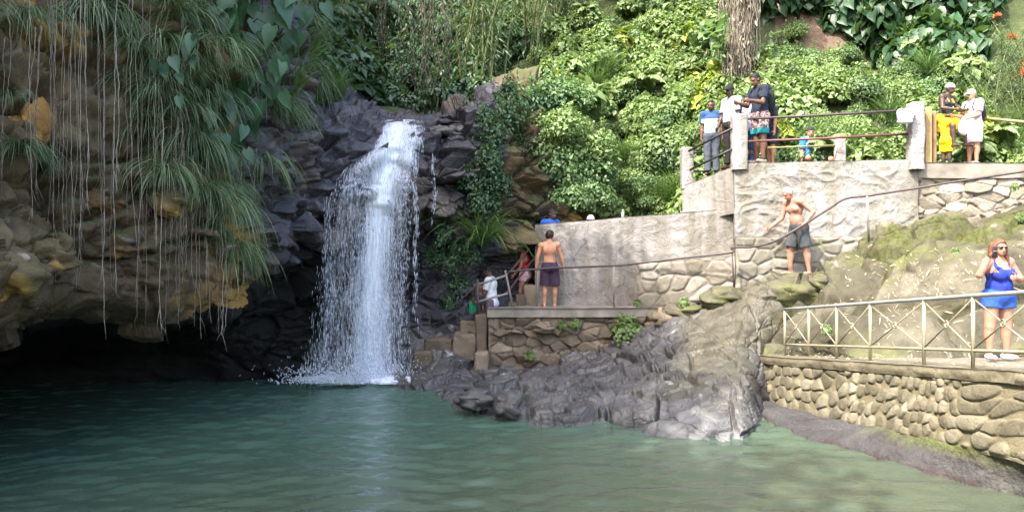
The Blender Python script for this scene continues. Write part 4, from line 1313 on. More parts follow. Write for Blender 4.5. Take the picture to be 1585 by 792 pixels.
def add_leaves(mb, pos, D, N, L, Wd, shape, rnd):
    D = unit(D); N = N - D * (N * D).sum(1)[:, None]; N = unit(N); S = np.cross(D, N)
    sv, fs = shape
    n = len(pos)
    V = pos[:, None] + (D * L[:, None])[:, None] * sv[None, :, :1] + (S * Wd[:, None])[:, None] * sv[None, :, 1:2] + (N * L[:, None])[:, None] * sv[None, :, 2:3]
    b = np.arange(n)[:, None, None] * len(sv)
    out = [(b + f[None]).reshape(-1, f.shape[1]) for f in fs]
    fl = {}
    for f in out: fl.setdefault(f.shape[1], []).append(f)
    mb.add(V.reshape(-1, 3), [np.concatenate(x) for x in fl.values()], np.repeat(rnd, len(sv)))


def rdir(n, g=None):
    v = (g or RNG).normal(size=(n, 3)); return unit(v)


def bush_mesh(mb, n, r, L, Wd, shape, blobs=9, seed=1, flat=.75, droop=.5, jit=.5, hang=0.0):
    g = np.random.default_rng(seed)
    c = rdir(blobs, g) * (g.random((blobs, 1)) ** .6) * np.array([r, r, r * flat]) * .72
    c[:, 2] = np.abs(c[:, 2]) * .9 + .1 * r
    rb = r * (.28 + .24 * g.random(blobs))
    k = g.choice(blobs, n, p=rb ** 2 / (rb ** 2).sum())
    d = rdir(n, g); d[:, 2] = np.where(d[:, 2] < -.35, -d[:, 2], d[:, 2])
    pos = c[k] + d * (rb[k] * (.55 + .5 * g.random(n) ** .6))[:, None]
    if hang:
        pos[:, 2] -= hang * g.random(n) ** 2
    N = unit(d + np.array([0, 0, .7]) + jit * rdir(n, g))
    D = np.cross(N, rdir(n, g)) ; D = unit(D) + np.array([0, 0, -droop])
    s = .65 + .7 * g.random(n)
    tone = np.clip(.5 + .30 * (g.random(blobs)[k] - .5) + .6 * (g.random(n) - .5), 0, 1)
    add_leaves(mb, pos, D, N, L * s, Wd * s, shape, tone)
    # loose shoots rising out of the mass
    m = n // 9
    k = g.integers(0, blobs, m); q = g.random(m)
    top = c[k] + np.array([0, 0, 1.0]) * (rb[k] * .8)[:, None] + rdir(blobs, g)[k] * .12 * r
    pos = top + np.array([0, 0, 1.0]) * (q * .30 * r)[:, None] + rdir(m, g) * .05 * r
    D = rdir(m, g) + np.array([0, 0, .15]); s = .6 + .6 * g.random(m)
    add_leaves(mb, pos, D, rdir(m, g) * .5 + [0, 0, 1], L * s, Wd * s, shape, np.clip(.4 + .6 * g.random(m), 0, 1))
    return c, rb


def stems_to(mb, c, r0=.02):
    for q in c:
        mid = q * .5 + np.array([0, 0, .05]) + rdir(1)[0] * .05
        mb.tube([np.array([q[0] * .1, q[1] * .1, -.25]), mid, q], [r0, r0 * .7, r0 * .35], 5)


def make_bush(name, n, r, L, Wd, shape, mat, seed, label, cat, group, **kw):
    t = thing(name, (0, 0, -50), label, cat, group)
    mb = MB(); c, rb = bush_mesh(mb, n, r, L, Wd, shape, seed=seed, **kw)
    mb.build('foliage', mat, t, False)
    ms = MB(); stems_to(ms, c); ms.build('stem', M_STEM, t)
    return t


class Kind:
    """first use moves the prototype itself, later uses copy it"""
    def __init__(self, protos): self.p = protos; self.used = [False] * len(protos); self.i = 0
    def put(self, loc, rz=None, sc=1.0, label=None, group=None, rot=None, which=None):
        j = self.i % len(self.p) if which is None else which
        self.i += 1
        rz = RNG.random() * 6.28 if rz is None else rz
        if not self.used[j]:
            self.used[j] = True
            o = self.p[j]
            o.location = tuple(loc); o.rotation_euler = rot if rot is not None else (0, 0, rz)
            o.scale = (sc,) * 3 if np.isscalar(sc) else sc
            if label: o['label'] = label
            if group: o['group'] = group
            return o
        return dup(self.p[j], loc, rz, sc, label, group, rot)
    def finish(self):
        for j, u in enumerate(self.used):
            if not u:
                for ch in list(self.p[j].children): bpy.data.objects.remove(ch)
                bpy.data.objects.remove(self.p[j])


gb = 'light green shrubs covering the sunlit hillside'
K_SHRUB = Kind([make_bush('leafy_shrub', 4600, 1.0, .105, .062, SMALL, [L_BRIGHT, L_MID, L_BRIGHT][s], 100 + s, 'light green small leaved shrub on the sunlit hillside', 'shrub', gb, blobs=18, jit=.8) for s in range(3)])
K_VINEB = Kind([make_bush('creeper_mound', 2300, 1.0, .14, .12, HEART, L_BRIGHT, 110 + s, 'mound of light green heart leaved creeper on the hillside', 'creeper', 'heart leaved creeper mounds on the hillside', blobs=16, jit=.8) for s in range(2)])
K_YEL = Kind([make_bush('variegated_plant', 420, .8, .34, .26, HEART, L_YEL, 120 + s, 'yellow green variegated broad leaved plant at the foot of the vine covered tree', 'plant', 'yellow variegated plants near the tree') for s in range(2)])
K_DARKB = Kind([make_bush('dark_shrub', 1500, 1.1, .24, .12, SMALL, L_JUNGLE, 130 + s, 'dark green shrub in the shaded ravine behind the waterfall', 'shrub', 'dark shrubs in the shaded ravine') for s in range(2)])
K_BROAD = Kind([make_bush('broad_leaved_creeper', 620, 1.1, .36, .26, HEART, L_DARK, 140 + s, 'dark broad leaved creeper hanging at the top of the hillside', 'creeper', 'dark broad leaved creepers above the hillside', hang=.9, droop=.9) for s in range(2)])
K_VCLIFF = Kind([make_bush('cliff_creeper', 900, .62, .11, .06, SMALL, L_JUNGLE, 150 + s, 'green creeper hanging over the rock right of the waterfall', 'creeper', 'creepers on the rock right of the waterfall', hang=.5) for s in range(2)])


def grass_mesh(mb, n, Lm, wd, seed, spread=.16, up=.6, out=1.0, side=None, seg=6, grav=1.0, tone0=.5):
    g = np.random.default_rng(seed)
    az = g.random(n) * 2 * PI
    if side is not None: az = g.normal(side, .8, n)
    o = np.stack([np.cos(az), np.sin(az), 0 * az], 1)
    root = o * (spread * g.random(n))[:, None] + .06 * g.normal(size=(n, 3))
    L = Lm * (.55 + .6 * g.random(n))
    el = up * (.4 + .9 * g.random(n))
    v = o * (out * (.5 + .7 * g.random(n)))[:, None]; v[:, 2] += el
    v = unit(v)
    s = np.linspace(0, 1, seg + 1)
    pts = [root]
    cur = v.copy()
    for k in range(seg):
        cur = cur + np.array([0, 0, -grav * 1.5 / seg]) * (.6 + .8 * g.random(n))[:, None] + .05 * g.normal(size=(n, 3))
        cur = unit(cur)
        pts.append(pts[-1] + cur * (L / seg)[:, None])
    pts = np.stack(pts, 1)
    a2 = g.random(n) * 2 * PI
    sd = np.stack([np.cos(a2), np.sin(a2), 0 * a2], 1)
    wv = wd * (1 - s ** 2.2) * (.6 + .8 * g.random(n))[:, None] + .0008
    A = pts + sd[:, None] * wv[..., None] * .5; B = pts - sd[:, None] * wv[..., None] * .5
    V = np.stack([A, B], 2).reshape(n, -1, 3)
    m = 2 * (seg + 1)
    q = np.array([[2 * k, 2 * k + 1, 2 * k + 3, 2 * k + 2] for k in range(seg)])
    f = (np.arange(n)[:, None, None] * m + q[None]).reshape(-1, 4)
    mb.add(V.reshape(-1, 3), f, np.repeat(np.clip(g.random(n) * .8 + (tone0 - .4), 0, 1), m))


def make_grass(name, mat, seed, label, cat, group, **kw):
    mb = MB(); grass_mesh(mb, seed=seed, **kw)
    o = mb.build(name, mat, None, True)
    o.location = (0, 0, -50)
    return tag(o, label, cat, group)


K_HANG = Kind([make_grass('hanging_grass_tuft', L_GRASS, 200 + s, 'tuft of long grass hanging over the left overhang', 'grass tuft', 'long grass tufts hanging from the left overhang', n=[210, 150, 170, 120, 190][s], Lm=[1.0, 1.35, .7, 1.1, .9][s], wd=[.021, .018, .024, .02, .016][s], spread=[.22, .3, .16, .26, .2][s], up=[.5, .2, .9, .4, .1][s], out=[.9, .6, 1.1, .8, .4][s], grav=[1.5, 1.9, 1.2, 1.6, 2.2][s], seg=7, tone0=[.4, .5, .35, .55, .45][s]) for s in range(5)])
K_TUFT = Kind([make_grass('grass_tuft', L_GRASSU, 210 + s, 'arching green grass tuft growing among the hillside shrubs', 'grass tuft', 'grass tufts among the hillside shrubs', n=200, Lm=1.0, wd=.018, spread=.12, up=1.4, out=.6, grav=.9) for s in range(2)])
K_LONG = Kind([make_grass('long_leaved_plant', L_GRASSU, 220, 'big fountain shaped plant with long drooping strap leaves above the man in the white shirt', 'plant', None, n=170, Lm=1.45, wd=.034, spread=.12, up=1.5, out=.8, grav=1.35, seg=9, tone0=.35)])


# broad elephant ear leaves on long stalks
def make_ear(seed):
    g = np.random.default_rng(seed)
    t = thing('elephant_ear_plant', (0, 0, -50), 'climbing plant with big blue green heart shaped leaves hanging left of the waterfall', 'plant', 'elephant ear plants on the left cliff')
    ms = MB(); ml = MB()
    for k in range(9):
        az = g.normal(-1.2, .8); L = .35 + .4 * g.random()
        tip = np.array([math.cos(az) * L, math.sin(az) * L * .8, g.normal(.0, .38)])
        ms.tube([np.zeros(3), tip * .5 + [0, 0, .14], tip], [.012, .01, .007], 5)
        d = np.array([[g.normal(.25, .35), -.25, -1.0]]); nn = np.array([[g.normal(.2, .3), -1.0, .45]])
        s = .25 + .16 * g.random()
        add_leaves(ml, tip[None], d, nn, np.array([s * 1.15]), np.array([s * .78]), HEART, np.array([g.random()]))
    ml.build('leaves', L_EAR, t, True); ms.build('stalk', M_STEM, t)
    return t
K_EAR = Kind([make_ear(300 + s) for s in range(3)])


# palm: frond crown on a short trunk
def frond(mb, ms, base, az, L, droop, lw, g, el=.8):
    m = 22
    s = np.linspace(0, 1, m)
    o = np.array([math.cos(az), math.sin(az), 0])
    pts = base + o * (L * s * math.cos(el))[:, None] + np.array([0, 0, 1]) * (L * s * math.sin(el) - droop * L * s ** 2)[:, None]
    ms.tube(pts, np.linspace(.018, .005, m), 5)
    T = unit(np.gradient(pts, axis=0)); sd = unit(np.cross(T, [0, 0, 1.0]))
    for sg in (-1, 1):
        D = sd * sg + T * .6 + np.array([0, 0, -.45]) + .08 * g.normal(size=(m, 3))
        ll = lw * np.sin(np.clip(s * 1.05 + .08, 0, 1) * PI) ** .6
        N = np.cross(D, T) * sg
        for rep in range(2):
            p = pts + T * (rep * L / m / 2)
            add_leaves(mb, p[2:], D[2:], N[2:], ll[2:] + .03, np.full(m - 2, .028), NARROW, g.random(m - 2))


def make_palm(seed, nf=9, L=1.9):
    g = np.random.default_rng(seed)
    t = thing('palm', (0, 0, -50), 'dark feather palm in the shaded ravine behind the waterfall', 'palm', 'palms in the shaded ravine')
    mb, ms, mt = MB(), MB(), MB()
    for k in range(nf):
        frond(mb, ms, np.array([0, 0, 0.0]), k * 2.4 + g.random(), L * (.8 + .4 * g.random()), .7 + .35 * g.random(), .42, g, .55 + .5 * g.random())
    mt.tube([(0, 0, -1.8), (.03, 0, -.9), (0, 0, 0)], [.09, .075, .06], 8)
    mb.build('fronds', L_JUNGLE, t, False); ms.build('stalk', M_STEM, t); mt.build('trunk', M_BARKD, t)
    return t
K_PALM = Kind([make_palm(400 + s) for s in range(2)])


def make_fern(seed):
    g = np.random.default_rng(seed)
    t = thing('fern', (0, 0, -50), 'bright green fern with arching feather fronds among the hillside shrubs', 'fern', 'ferns among the hillside shrubs')
    mb, ms = MB(), MB()
    for k in range(11):
        frond(mb, ms, np.array([0, 0, 0.0]), k * 2.4 + g.random(), .75 * (.7 + .5 * g.random()), .5 + .4 * g.random(), .17, g, .5 + .6 * g.random())
    mb.build('fronds', L_BRIGHT, t, False); ms.build('stalk', M_STEM, t)
    return t
K_FERN = Kind([make_fern(450 + s) for s in range(2)])
K_BIG = Kind([make_bush('large_leaved_plant', 230, .75, .30, .19, [HEART, SMALL][s], L_BRIGHT, 170 + s, 'plant with large glossy green leaves among the hillside shrubs', 'plant', 'large leaved plants among the shrubs', blobs=7) for s in range(2)])


def make_bamboo(seed, n=7, Hh=6.0):
    g = np.random.default_rng(seed)
    t = thing('bamboo', (0, 0, -50), 'bamboo clump with thin canes on the dark slope behind the waterfall', 'bamboo', 'bamboo clumps on the dark slope')
    mb, ms = MB(), MB()
    for k in range(n):
        b = np.append(g.normal(0, .35, 2), -.3); ln = g.normal(0, .22, 2)
        hh = Hh * (.6 + .5 * g.random())
        s = np.linspace(0, 1, 24)
        pts = b + np.stack([ln[0] * hh * s ** 1.8, ln[1] * hh * s ** 1.8, hh * s - .12 * hh * s ** 3], 1)
        r = .034 * (1 - .6 * s) * (1 + .18 * (np.arange(24) % 3 == 0))
        ms.tube(pts, r, 6)
        m = 150
        q = g.random(m) ** .7
        p = np.stack([np.interp(q, s, pts[:, j]) for j in range(3)], 1)
        d = rdir(m, g); d[:, 2] = -.25 - .5 * g.random(m)
        p = p + d * np.array([1, 1, .4]) * (.55 * g.random(m))[:, None]
        add_leaves(mb, p, d, rdir(m, g) + [0, 0, 1.2], .2 + .16 * g.random(m), np.full(m, .03), NARROW, g.random(m))
    mb.build('foliage', L_BAMBOO, t, False); ms.build('canes', M_CANE, t)
    return t
K_BAM = Kind([make_bamboo(500 + s) for s in range(2)])


# lianas: leafy hanging strands
def make_liana(seed, Ln=4.0, n=9, leafy=True, mat=None, w=.5):
    g = np.random.default_rng(seed)
    t = thing('liana', (0, 0, -50), 'curtain of leafy lianas hanging in the dark ravine', 'liana', 'lianas hanging in the ravine')
    mb, ms = MB(), MB()
    for k in range(n):
        b = np.array([g.normal(0, w), g.normal(0, w * .5), 0]); L = Ln * (.5 + .6 * g.random())
        s = np.linspace(0, 1, 20)
        pts = b + np.stack([.10 * np.sin(s * 5 + k) + .05 * g.normal(size=20), .06 * np.cos(s * 6 + k), -L * s], 1)
        ms.tube(pts, .011 + .008 * g.random(), 5)
        m = int(34 * L / 2)
        q = g.random(m)
        p = np.stack([np.interp(q, s, pts[:, j]) for j in range(3)], 1) + .08 * g.normal(size=(m, 3))
        add_leaves(mb, p, rdir(m, g) * .6 + [0, -.1, -1], rdir(m, g) + [0, -1, .4], .09 + .09 * g.random(m), .035 + .03 * g.random(m), SMALL, g.random(m))
    mb.build('leaves', L_JUNGLE, t, False); ms.build('strands', L_VINE, t)
    return t
K_LIA = Kind([make_liana(600 + s) for s in range(2)])


def make_tree(seed, name, label, group, hgt, rad, n, L, mat, cat='tree', tr=.18, lean=(0, 0)):
    g = np.random.default_rng(seed)
    t = thing(name, (0, 0, -50), label, cat, group)
    mt = MB(); mb = MB()
    s = np.linspace(0, 1, 12)
    top = np.array([lean[0], lean[1], hgt])
    pts = s[:, None] * top + .12 * np.stack([np.sin(s * 4), np.cos(s * 3.3) - 1, 0 * s], 1); pts[0, 2] = -.6
    mt.tube(pts, tr * (1.15 - .75 * s), 10)
    cs = []
    for k in range(11):
        a = k * 2.4 + g.random(); e = g.random()
        st = top * (.55 + .4 * g.random())
        en = st + np.array([math.cos(a), math.sin(a), .25 + .7 * e]) * rad * (.45 + .5 * g.random())
        mt.tube([st, (st + en) / 2 + [0, 0, .15], en], [tr * .4, tr * .25, tr * .1], 6)
        cs.append(en)
    cs.append(top + [0, 0, rad * .5]); cs = np.array(cs)
    k = g.integers(0, len(cs), n); d = rdir(n, g)
    pos = cs[k] + d * (rad * .5 * (.35 + .65 * g.random(n) ** .5))[:, None] * np.array([1, 1, .7])
    N = unit(d + np.array([0, 0, .8]) + .6 * rdir(n, g)); D = np.cross(N, rdir(n, g)) + np.array([0, 0, -.5])
    sz = .6 + .8 * g.random(n)
    add_leaves(mb, pos, D, N, L * sz, L * .5 * sz, SMALL, np.clip(.5 + .5 * (g.random(n) - .5) + .3 * (g.random(len(cs))[k] - .5), 0, 1))
    mb.build('crown', mat, t, False); mt.build('trunk', M_BARKD, t)
    return t
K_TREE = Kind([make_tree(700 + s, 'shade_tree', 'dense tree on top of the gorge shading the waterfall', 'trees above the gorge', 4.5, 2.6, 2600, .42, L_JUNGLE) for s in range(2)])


# ---- planting ----
# trees on the left cliff whose crowns shade the pool and the waterfall
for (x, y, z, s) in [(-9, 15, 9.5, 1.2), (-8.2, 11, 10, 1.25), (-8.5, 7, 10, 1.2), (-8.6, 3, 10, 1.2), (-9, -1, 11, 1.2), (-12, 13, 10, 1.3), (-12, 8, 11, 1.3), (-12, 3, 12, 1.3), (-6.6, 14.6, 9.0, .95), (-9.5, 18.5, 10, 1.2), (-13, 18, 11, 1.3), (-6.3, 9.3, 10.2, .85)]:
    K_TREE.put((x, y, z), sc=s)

# hillside: shrubs placed by rows on the slope, nearer ones lower
def scatter(kind, pts, lo, hi, lift=.0, tilt=True):
    for (px, py) in pts:
        p = hill_by(px, py)
        s = lo + (hi - lo) * RNG.random()
        kind.put(p + np.array([0, -.15, lift - .15 * s]), sc=s)


def jitgrid(x0, x1, dx, y0, y1, dy, cond=None):
    out = []
    for iy, y in enumerate(np.arange(y0, y1, dy)):
        for x in np.arange(x0, x1, dx):
            q = (x + (iy % 2) * dx / 2 + RNG.uniform(-.35, .35) * dx, y + RNG.uniform(-.35, .35) * dy)
            if cond is None or cond(*q): out.append(q)
    return out

treezone = lambda x, y: (1100 < x < 1190 and y < 145)
barezone = lambda x, y: (1195 < x < 1330 and 30 < y < 98)
mainhill = lambda x, y: not (x > 1600 and y > 240) and y > 20 + max(0, (930 - x)) * .45 - (45 if x > 930 else 0) and not treezone(x, y) and not barezone(x, y) and not (x > 1175 and y < 95) and not (1500 < x < 1620 and y < 215)
for (px, py) in jitgrid(835, 1880, 40, -12, 356, 27, mainhill):
    if px > 1140 and py > 268: continue
    p = hill_by(px, py); s = .62 + .4 * RNG.random()
    u = RNG.random()
    if u < .10: K_FERN.put(p + np.array([0, -.6, .35]), sc=.8 + .5 * RNG.random()); u = .3
    elif u < .15: K_BIG.put(p + np.array([0, -.55, .1]), sc=.6 + .5 * RNG.random()); u = .3
    if u > .93: K_TUFT.put(p + np.array([0, -.55, .25]), sc=.8); continue
    if u > .90 and py < 250: K_YEL.put(p + np.array([0, -.5, .1]), sc=.55, label='yellowish broad leaved plant among the hillside shrubs', group='yellowish plants among the shrubs')
    (K_SHRUB if u < .5 else K_VINEB).put(p + np.array([0, -.1, -.22]), sc=s * (.85 + .4 * vnoise(p[None] * .8, 3)[0]))
scatter(K_SHRUB, [(700 + 0, 300)][:0], 1, 1)
scatter(K_YEL, [(1075, 70), (1090, 105), (1065, 125), (1110, 135), (1130, 160), (1150, 150), (1180, 130), (1200, 110), (1195, 155), (1095, 165), (1215, 150), (1045, 100), (960, 70), (945, 95), (1085, 40), (1350, 45), (1370, 65), (1170, 165)], .55, .85)
scatter(K_TUFT, [(960, 330), (985, 318), (1010, 322), (1035, 310), (1050, 300), (940, 300), (1000, 200), (905, 250), (1260, 235), (1310, 232), (1345, 238), (1380, 236), (1230, 238), (1480, 232), (1525, 235), (1560, 240), (1500, 215), (1540, 210), (1580, 225), (1590, 205)], .7, 1.05, .1)
scatter(K_BROAD, [(1195, 10), (1235, 5), (1275, 12), (1315, 8), (1355, 20), (1395, 15), (1435, 30), (1475, 20), (1515, 15), (1300, 35), (1340, 55), (1410, 75), (1450, 70), (1490, 60), (1380, 90), (1200, -30), (1280, -30), (1360, -30), (1440, -25), (1520, -20), (1425, 105), (1465, 110)], .6, .95, .35)
scatter(K_SHRUB, [(1240, 95), (1265, 105), (1290, 100), (1310, 92), (1225, 60)], .45, .6)
# bright bamboo on the right
for (px, py) in [(1560, 150), (1600, 170), (1530, 190), (1580, 215), (1630, 200)]:
    o = K_BAM.put(hill_by(px, py), sc=(.45, .45, .36), label='low bright bamboo growing at the right edge of the hillside', group='bright bamboo at the right edge')
# ravine
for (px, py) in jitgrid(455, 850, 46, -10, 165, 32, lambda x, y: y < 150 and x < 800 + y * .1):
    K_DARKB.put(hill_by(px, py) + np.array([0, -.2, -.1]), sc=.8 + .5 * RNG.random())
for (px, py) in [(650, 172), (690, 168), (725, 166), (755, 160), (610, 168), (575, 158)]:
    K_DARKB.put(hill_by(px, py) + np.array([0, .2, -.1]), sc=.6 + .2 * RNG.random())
for (px, py, s) in [(590, 70, 1.0), (640, 60, 1.1), (520, 90, .9), (700, 95, 1.0), (560, 20, 1.2), (480, 60, .9), (665, 20, 1.1)]:
    K_PALM.put(hill_by(px, py) + np.array([0, -.8, 1.0]), sc=s)
for (px, py, s) in [(765, 150, 1.1), (800, 110, 1.0), (835, 90, 1.0), (480, 110, .8), (520, 100, .8), (860, 60, .9), (740, 140, 1.0), (890, 40, .9)]:
    K_BAM.put(hill_by(px, py), sc=s)
for (px, Y, z, s) in [(640, 23.5, 10.4, 1.1), (672, 22, 10.2, 1.25), (690, 24, 11, 1.2), (585, 25, 11.5, 1.0), (735, 25, 11.5, 1.0)]:
    K_LIA.put(PX(px, Y, z), sc=s)
for (x, y, z, s) in [(-9, 28, 8, 1.0)]:
    K_TREE.put((x, y, z), sc=s)

for (px, py, Y, s) in [(870, 200, 19.3, 1.0), (885, 260, 19.2, 1.0), (890, 300, 19.5, .9), (905, 230, 19.5, 1.0), (860, 150, 20, 1.0), (850, 225, 19.3, .8), (872, 265, 19.5, .8), (900, 300, 19.2, .9)]:
    K_SHRUB.put(P(px, py, Y) + np.array([0, 0, -.4]), sc=s)
# rock right of the waterfall: creepers, strap leaved plant
for (px, py, Y, s) in [(735, 195, 17.9, .9), (760, 215, 18.0, .9), (785, 185, 18.6, 1.0), (750, 255, 17.6, .9), (735, 285, 17.4, .8), (765, 290, 17.7, .8), (745, 320, 17.3, .75), (810, 170, 19.3, 1.0), (830, 205, 19.3, .9), (800, 230, 18.7, .7),
                       (690, 365, 17.6, .6), (720, 380, 17.6, .6), (705, 410, 17.5, .55), (675, 400, 17.8, .55), (845, 250, 19.2, 1.0), (850, 160, 19.6, 1.0), (790, 150, 19.2, .8), (710, 445, 17.7, .55), (690, 470, 17.7, .5), (728, 400, 17.5, .5), (820, 385, 18.6, .55), (790, 395, 18.6, .55), (805, 355, 18.7, .5), (812, 320, 19.3, .5)]:
    K_VCLIFF.put(P(px, py, Y), sc=s)
K_LONG.put(P(748, 372, 17.25), sc=.95)
K_LONG.put(P(790, 385, 19.3), sc=1.0, label='strap leaved plant behind the stairs beside the woman in red')
K_LONG.put(P(770, 420, 18.9), sc=.8, label='smaller strap leaved plant between the man in white and the woman in red')
K_TUFT.put(P(775, 470, 18.7), sc=.7, label='low grass between the steps and the strap leaved plants', group='grass beside the steps')
K_TUFT.put(P(800, 205, 18.9), sc=.7, label='dry grass tuft on top of the rock right of the waterfall', group='grass on the crest rock')

# left overhang: hanging grass
hg = []
for px in np.arange(-40, 470, 23):
    base = np.interp(px, [-40, 100, 180, 250, 330, 400, 450], [60, 60, 80, 250, 330, 280, 150])
    ylist = np.arange(-30, base, 46)
    for y in ylist:
        if px < 215 and RNG.random() < (.35 if y < 70 else .8): continue
        if 335 < px < 450 and y < 215 and RNG.random() < .62: continue
        hg.append((px + RNG.uniform(-10, 10), y + RNG.uniform(-18, 18)))
hg += [(330, 330), (345, 350), (355, 385), (365, 370), (340, 300), (30, 150), (60, 215), (20, 230), (255, 270), (230, 180), (200, 120), (375, 400), (300, 290)]


def cliff_by(px, py):
    i = int(np.argmin(abs(CTU - cl_u(px))))
    seg = CG[i]; yy = 396 - (seg[:, 2] - H) * F / seg[:, 1]
    ok = (CTV > 1.2) & (CTV < 4.1)
    j = np.argmin(np.where(ok, abs(yy - py) , 1e9))
    q = seg[j].copy(); x = q[0]
    return q

for (px, py) in hg:
    q = cliff_by(px, py)
    K_HANG.put(q + np.array([.02, -.06, .02]), sc=(.5 + .4 * RNG.random()) * q[1] / 13.0)
for (px, py, s) in [(350, -5, 1.2), (375, 30, 1.2), (400, 15, 1.1), (430, 50, 1.1), (385, 75, 1.1), (365, 110, 1.0), (420, 90, 1.0), (395, 125, 1.0), (375, 165, 1.0), (410, 170, .9), (345, 40, 1.0), (440, 10, 1.0), (385, 200, .9), (360, 215, .8), (290, 130, .7), (395, -20, 1.2), (440, -20, 1.0)]:
    q = cliff_by(px, py)
    K_EAR.put(q + np.array([.1, -.55, .15]), rz=RNG.uniform(-.5, .6), sc=.95 * s * q[1] / 13.5)
for (px, py) in [(455, 110), (470, 85), (490, 105), (440, 150), (450, 60), (500, 85), (520, 110), (475, 40)]:
    q = cliff_by(px, py)
    K_TUFT.put(q + np.array([0, -.1, .05]), sc=1.0, label='tall grass on the bank above the dark rocks left of the waterfall', group='grass above the dark rocks')

# hanging roots
def make_root(seed, L, mat, n=1, r0=.0085):
    g = np.random.default_rng(seed)
    mb = MB()
    for k in range(n):
        s = np.linspace(0, 1, 36)
        a = g.random() * 6
        wob = np.cumsum(g.normal(0, .0055, (36, 2)), axis=0)
        off = g.normal(0, .05, 2) * (n > 1)
        ll = L * (1 - .25 * g.random() * (n > 1))
        pts = np.stack([off[0] + wob[:, 0] + .02 * np.sin(s * 4 + a), off[1] + wob[:, 1], -ll * s], 1)
        mb.tube(pts, r0 * (1.15 - .6 * s) * (1 + .25 * g.random(36)), 5, g.random())
        for j in range(5):
            q = .55 + .45 * g.random(); p0 = np.array([np.interp(q, s, pts[:, i]) for i in range(3)])
            e = p0 + np.array([g.normal(0, .05), g.normal(0, .03), -.12 - .2 * g.random()])
            mb.tube([p0, (p0 + e) / 2 + [g.normal(0, .015), 0, 0], e], [r0 * .5, r0 * .4, r0 * .25], 4, g.random())
    return mb


roots = [(10, -40, 230), (47, -60, 345), (60, 40, 300), (95, -60, 470), (100, -40, 330), (122, -60, 490), (130, -40, 360), (128, 0, 440), (148, -60, 503), (137, -40, 310), (197, -60, 468), (205, -20, 380), (215, -60, 523), (240, 60, 395), (250, 120, 520), (247, 150, 500), (262, 110, 470), (275, 180, 410), (272, 200, 520), (300, 240, 440), (318, 230, 500), (322, 250, 470), (334, 260, 530), (340, 280, 520), (300, 200, 505), (285, 180, 470), (310, 270, 525), (160, -40, 500), (108, -30, 440), (178, -20, 455), (232, -10, 500), (352, 300, 505), (84, -50, 420), (208, 60, 490), (346, 250, 482), (358, 270, 470), (365, 280, 450), (395, 230, 370), (398, 250, 360), (375, 250, 440), (75, -60, 260), (112, 20, 400), (5, 60, 300), (180, 40, 300)]
for k, (px, y0, y1) in enumerate(roots):
    i = int(np.argmin(abs(CTU - cl_u(px))))
    seg = CG[i]; ok = (CTV > 1.5) & (CTV < 4.6)
    Yf = np.min(seg[ok, 1]) - .12
    a, b = P(px, y0, Yf), P(px, y1, Yf)
    mb = make_root(900 + k, a[2] - b[2], None, int(1 + 2.3 * RNG.random() ** 2), .0026 + .0046 * RNG.random() ** 2)
    o = mb.build('hanging_root', [M_ROOT, M_ROOTP][k % 2], None, True); o.location = tuple(a)
    long_ = y1 - y0 > 380
    tag(o, ('very long' if long_ else 'shorter') + (' pale' if k % 2 else ' brown') + ' root hanging down from the left overhang', 'root', ('long' if long_ else 'short') + (' pale' if k % 2 else ' brown') + ' roots hanging from the overhang')

# vine covered tree on the hillside
vt = thing('vine_covered_tree', hill_by(1150, 150), 'pale tree trunk covered with dry hanging vines above the men on the terrace', 'tree')
mt = MB(); s = np.linspace(0, 1, 14)
mt.tube(np.stack([.15 * s, .3 * s, -.5 + 6.5 * s], 1), .28 - .08 * s, 12); mt.build('trunk', M_BARK, vt)
g = np.random.default_rng(77); mb = MB()
for k in range(260):
    a = g.uniform(PI * .9, PI * 2.1); r = .26 + .10 * g.random()
    z1 = .6 + 4.5 * g.random(); L = 1.0 + 2.2 * g.random(); s = np.linspace(0, 1, 9)
    x0 = math.cos(a) * r * (1.3 if z1 > 1.6 else 1)
    mb.tube(np.stack([x0 + .06 * np.sin(s * 5 + k) + g.normal(0, .03, 9), math.sin(a) * r - .05 * s, np.maximum(z1 + 1 - L * s, -.1 - .3 * g.random())], 1), .006 + .009 * g.random(), 4, g.random())
m = 260
p = np.stack([g.normal(0, .33, m), -.3 - .15 * g.random(m), .2 + 5 * g.random(m)], 1)
add_leaves(mb, p, rdir(m, g) * .5 + [0, 0, -1], rdir(m, g) + [0, -1, 0], .08 + .12 * g.random(m), .03 + .04 * g.random(m), SMALL, g.random(m))
mb.build('vines', L_VINE, vt, True)
mb = MB(); bush_mesh(mb, 1500, 1.8, .26, .16, HEART, seed=5); 
V = mb.V[0] + [0, 0, 6.0]; mb.V[0] = V
mb.build('crown', L_MID, vt, False)

# flowers
for (px, py, s, lab) in [(1557, 140, .34, 'spiky red flower head at the right side of the hillside'), (1527, 91, .16, 'small orange flower above the man with the white cap'), (1505, 60, .12, 'tiny orange flower high on the right hillside')]:
    g = np.random.default_rng(int(px)); q = hill_by(px, py) + np.array([0, -1.0, .2])
    t = thing('red_flower', q, lab, 'flower')
    mb = MB(); m = 90; d = rdir(m, g); d[:, 2] = np.abs(d[:, 2]) * .8
    add_leaves(mb, d * .1 * s, d, rdir(m, g), s * (.6 + .5 * g.random(m)), np.full(m, .028), NARROW, g.random(m)); mb.build('petals', L_RED, t, False)
    mb = MB(); mb.tube([(0, 0, 0), (.05, .4, -.5), (.05, .8, -1.2)], .012, 5); mb.build('stem', M_STEM, t)

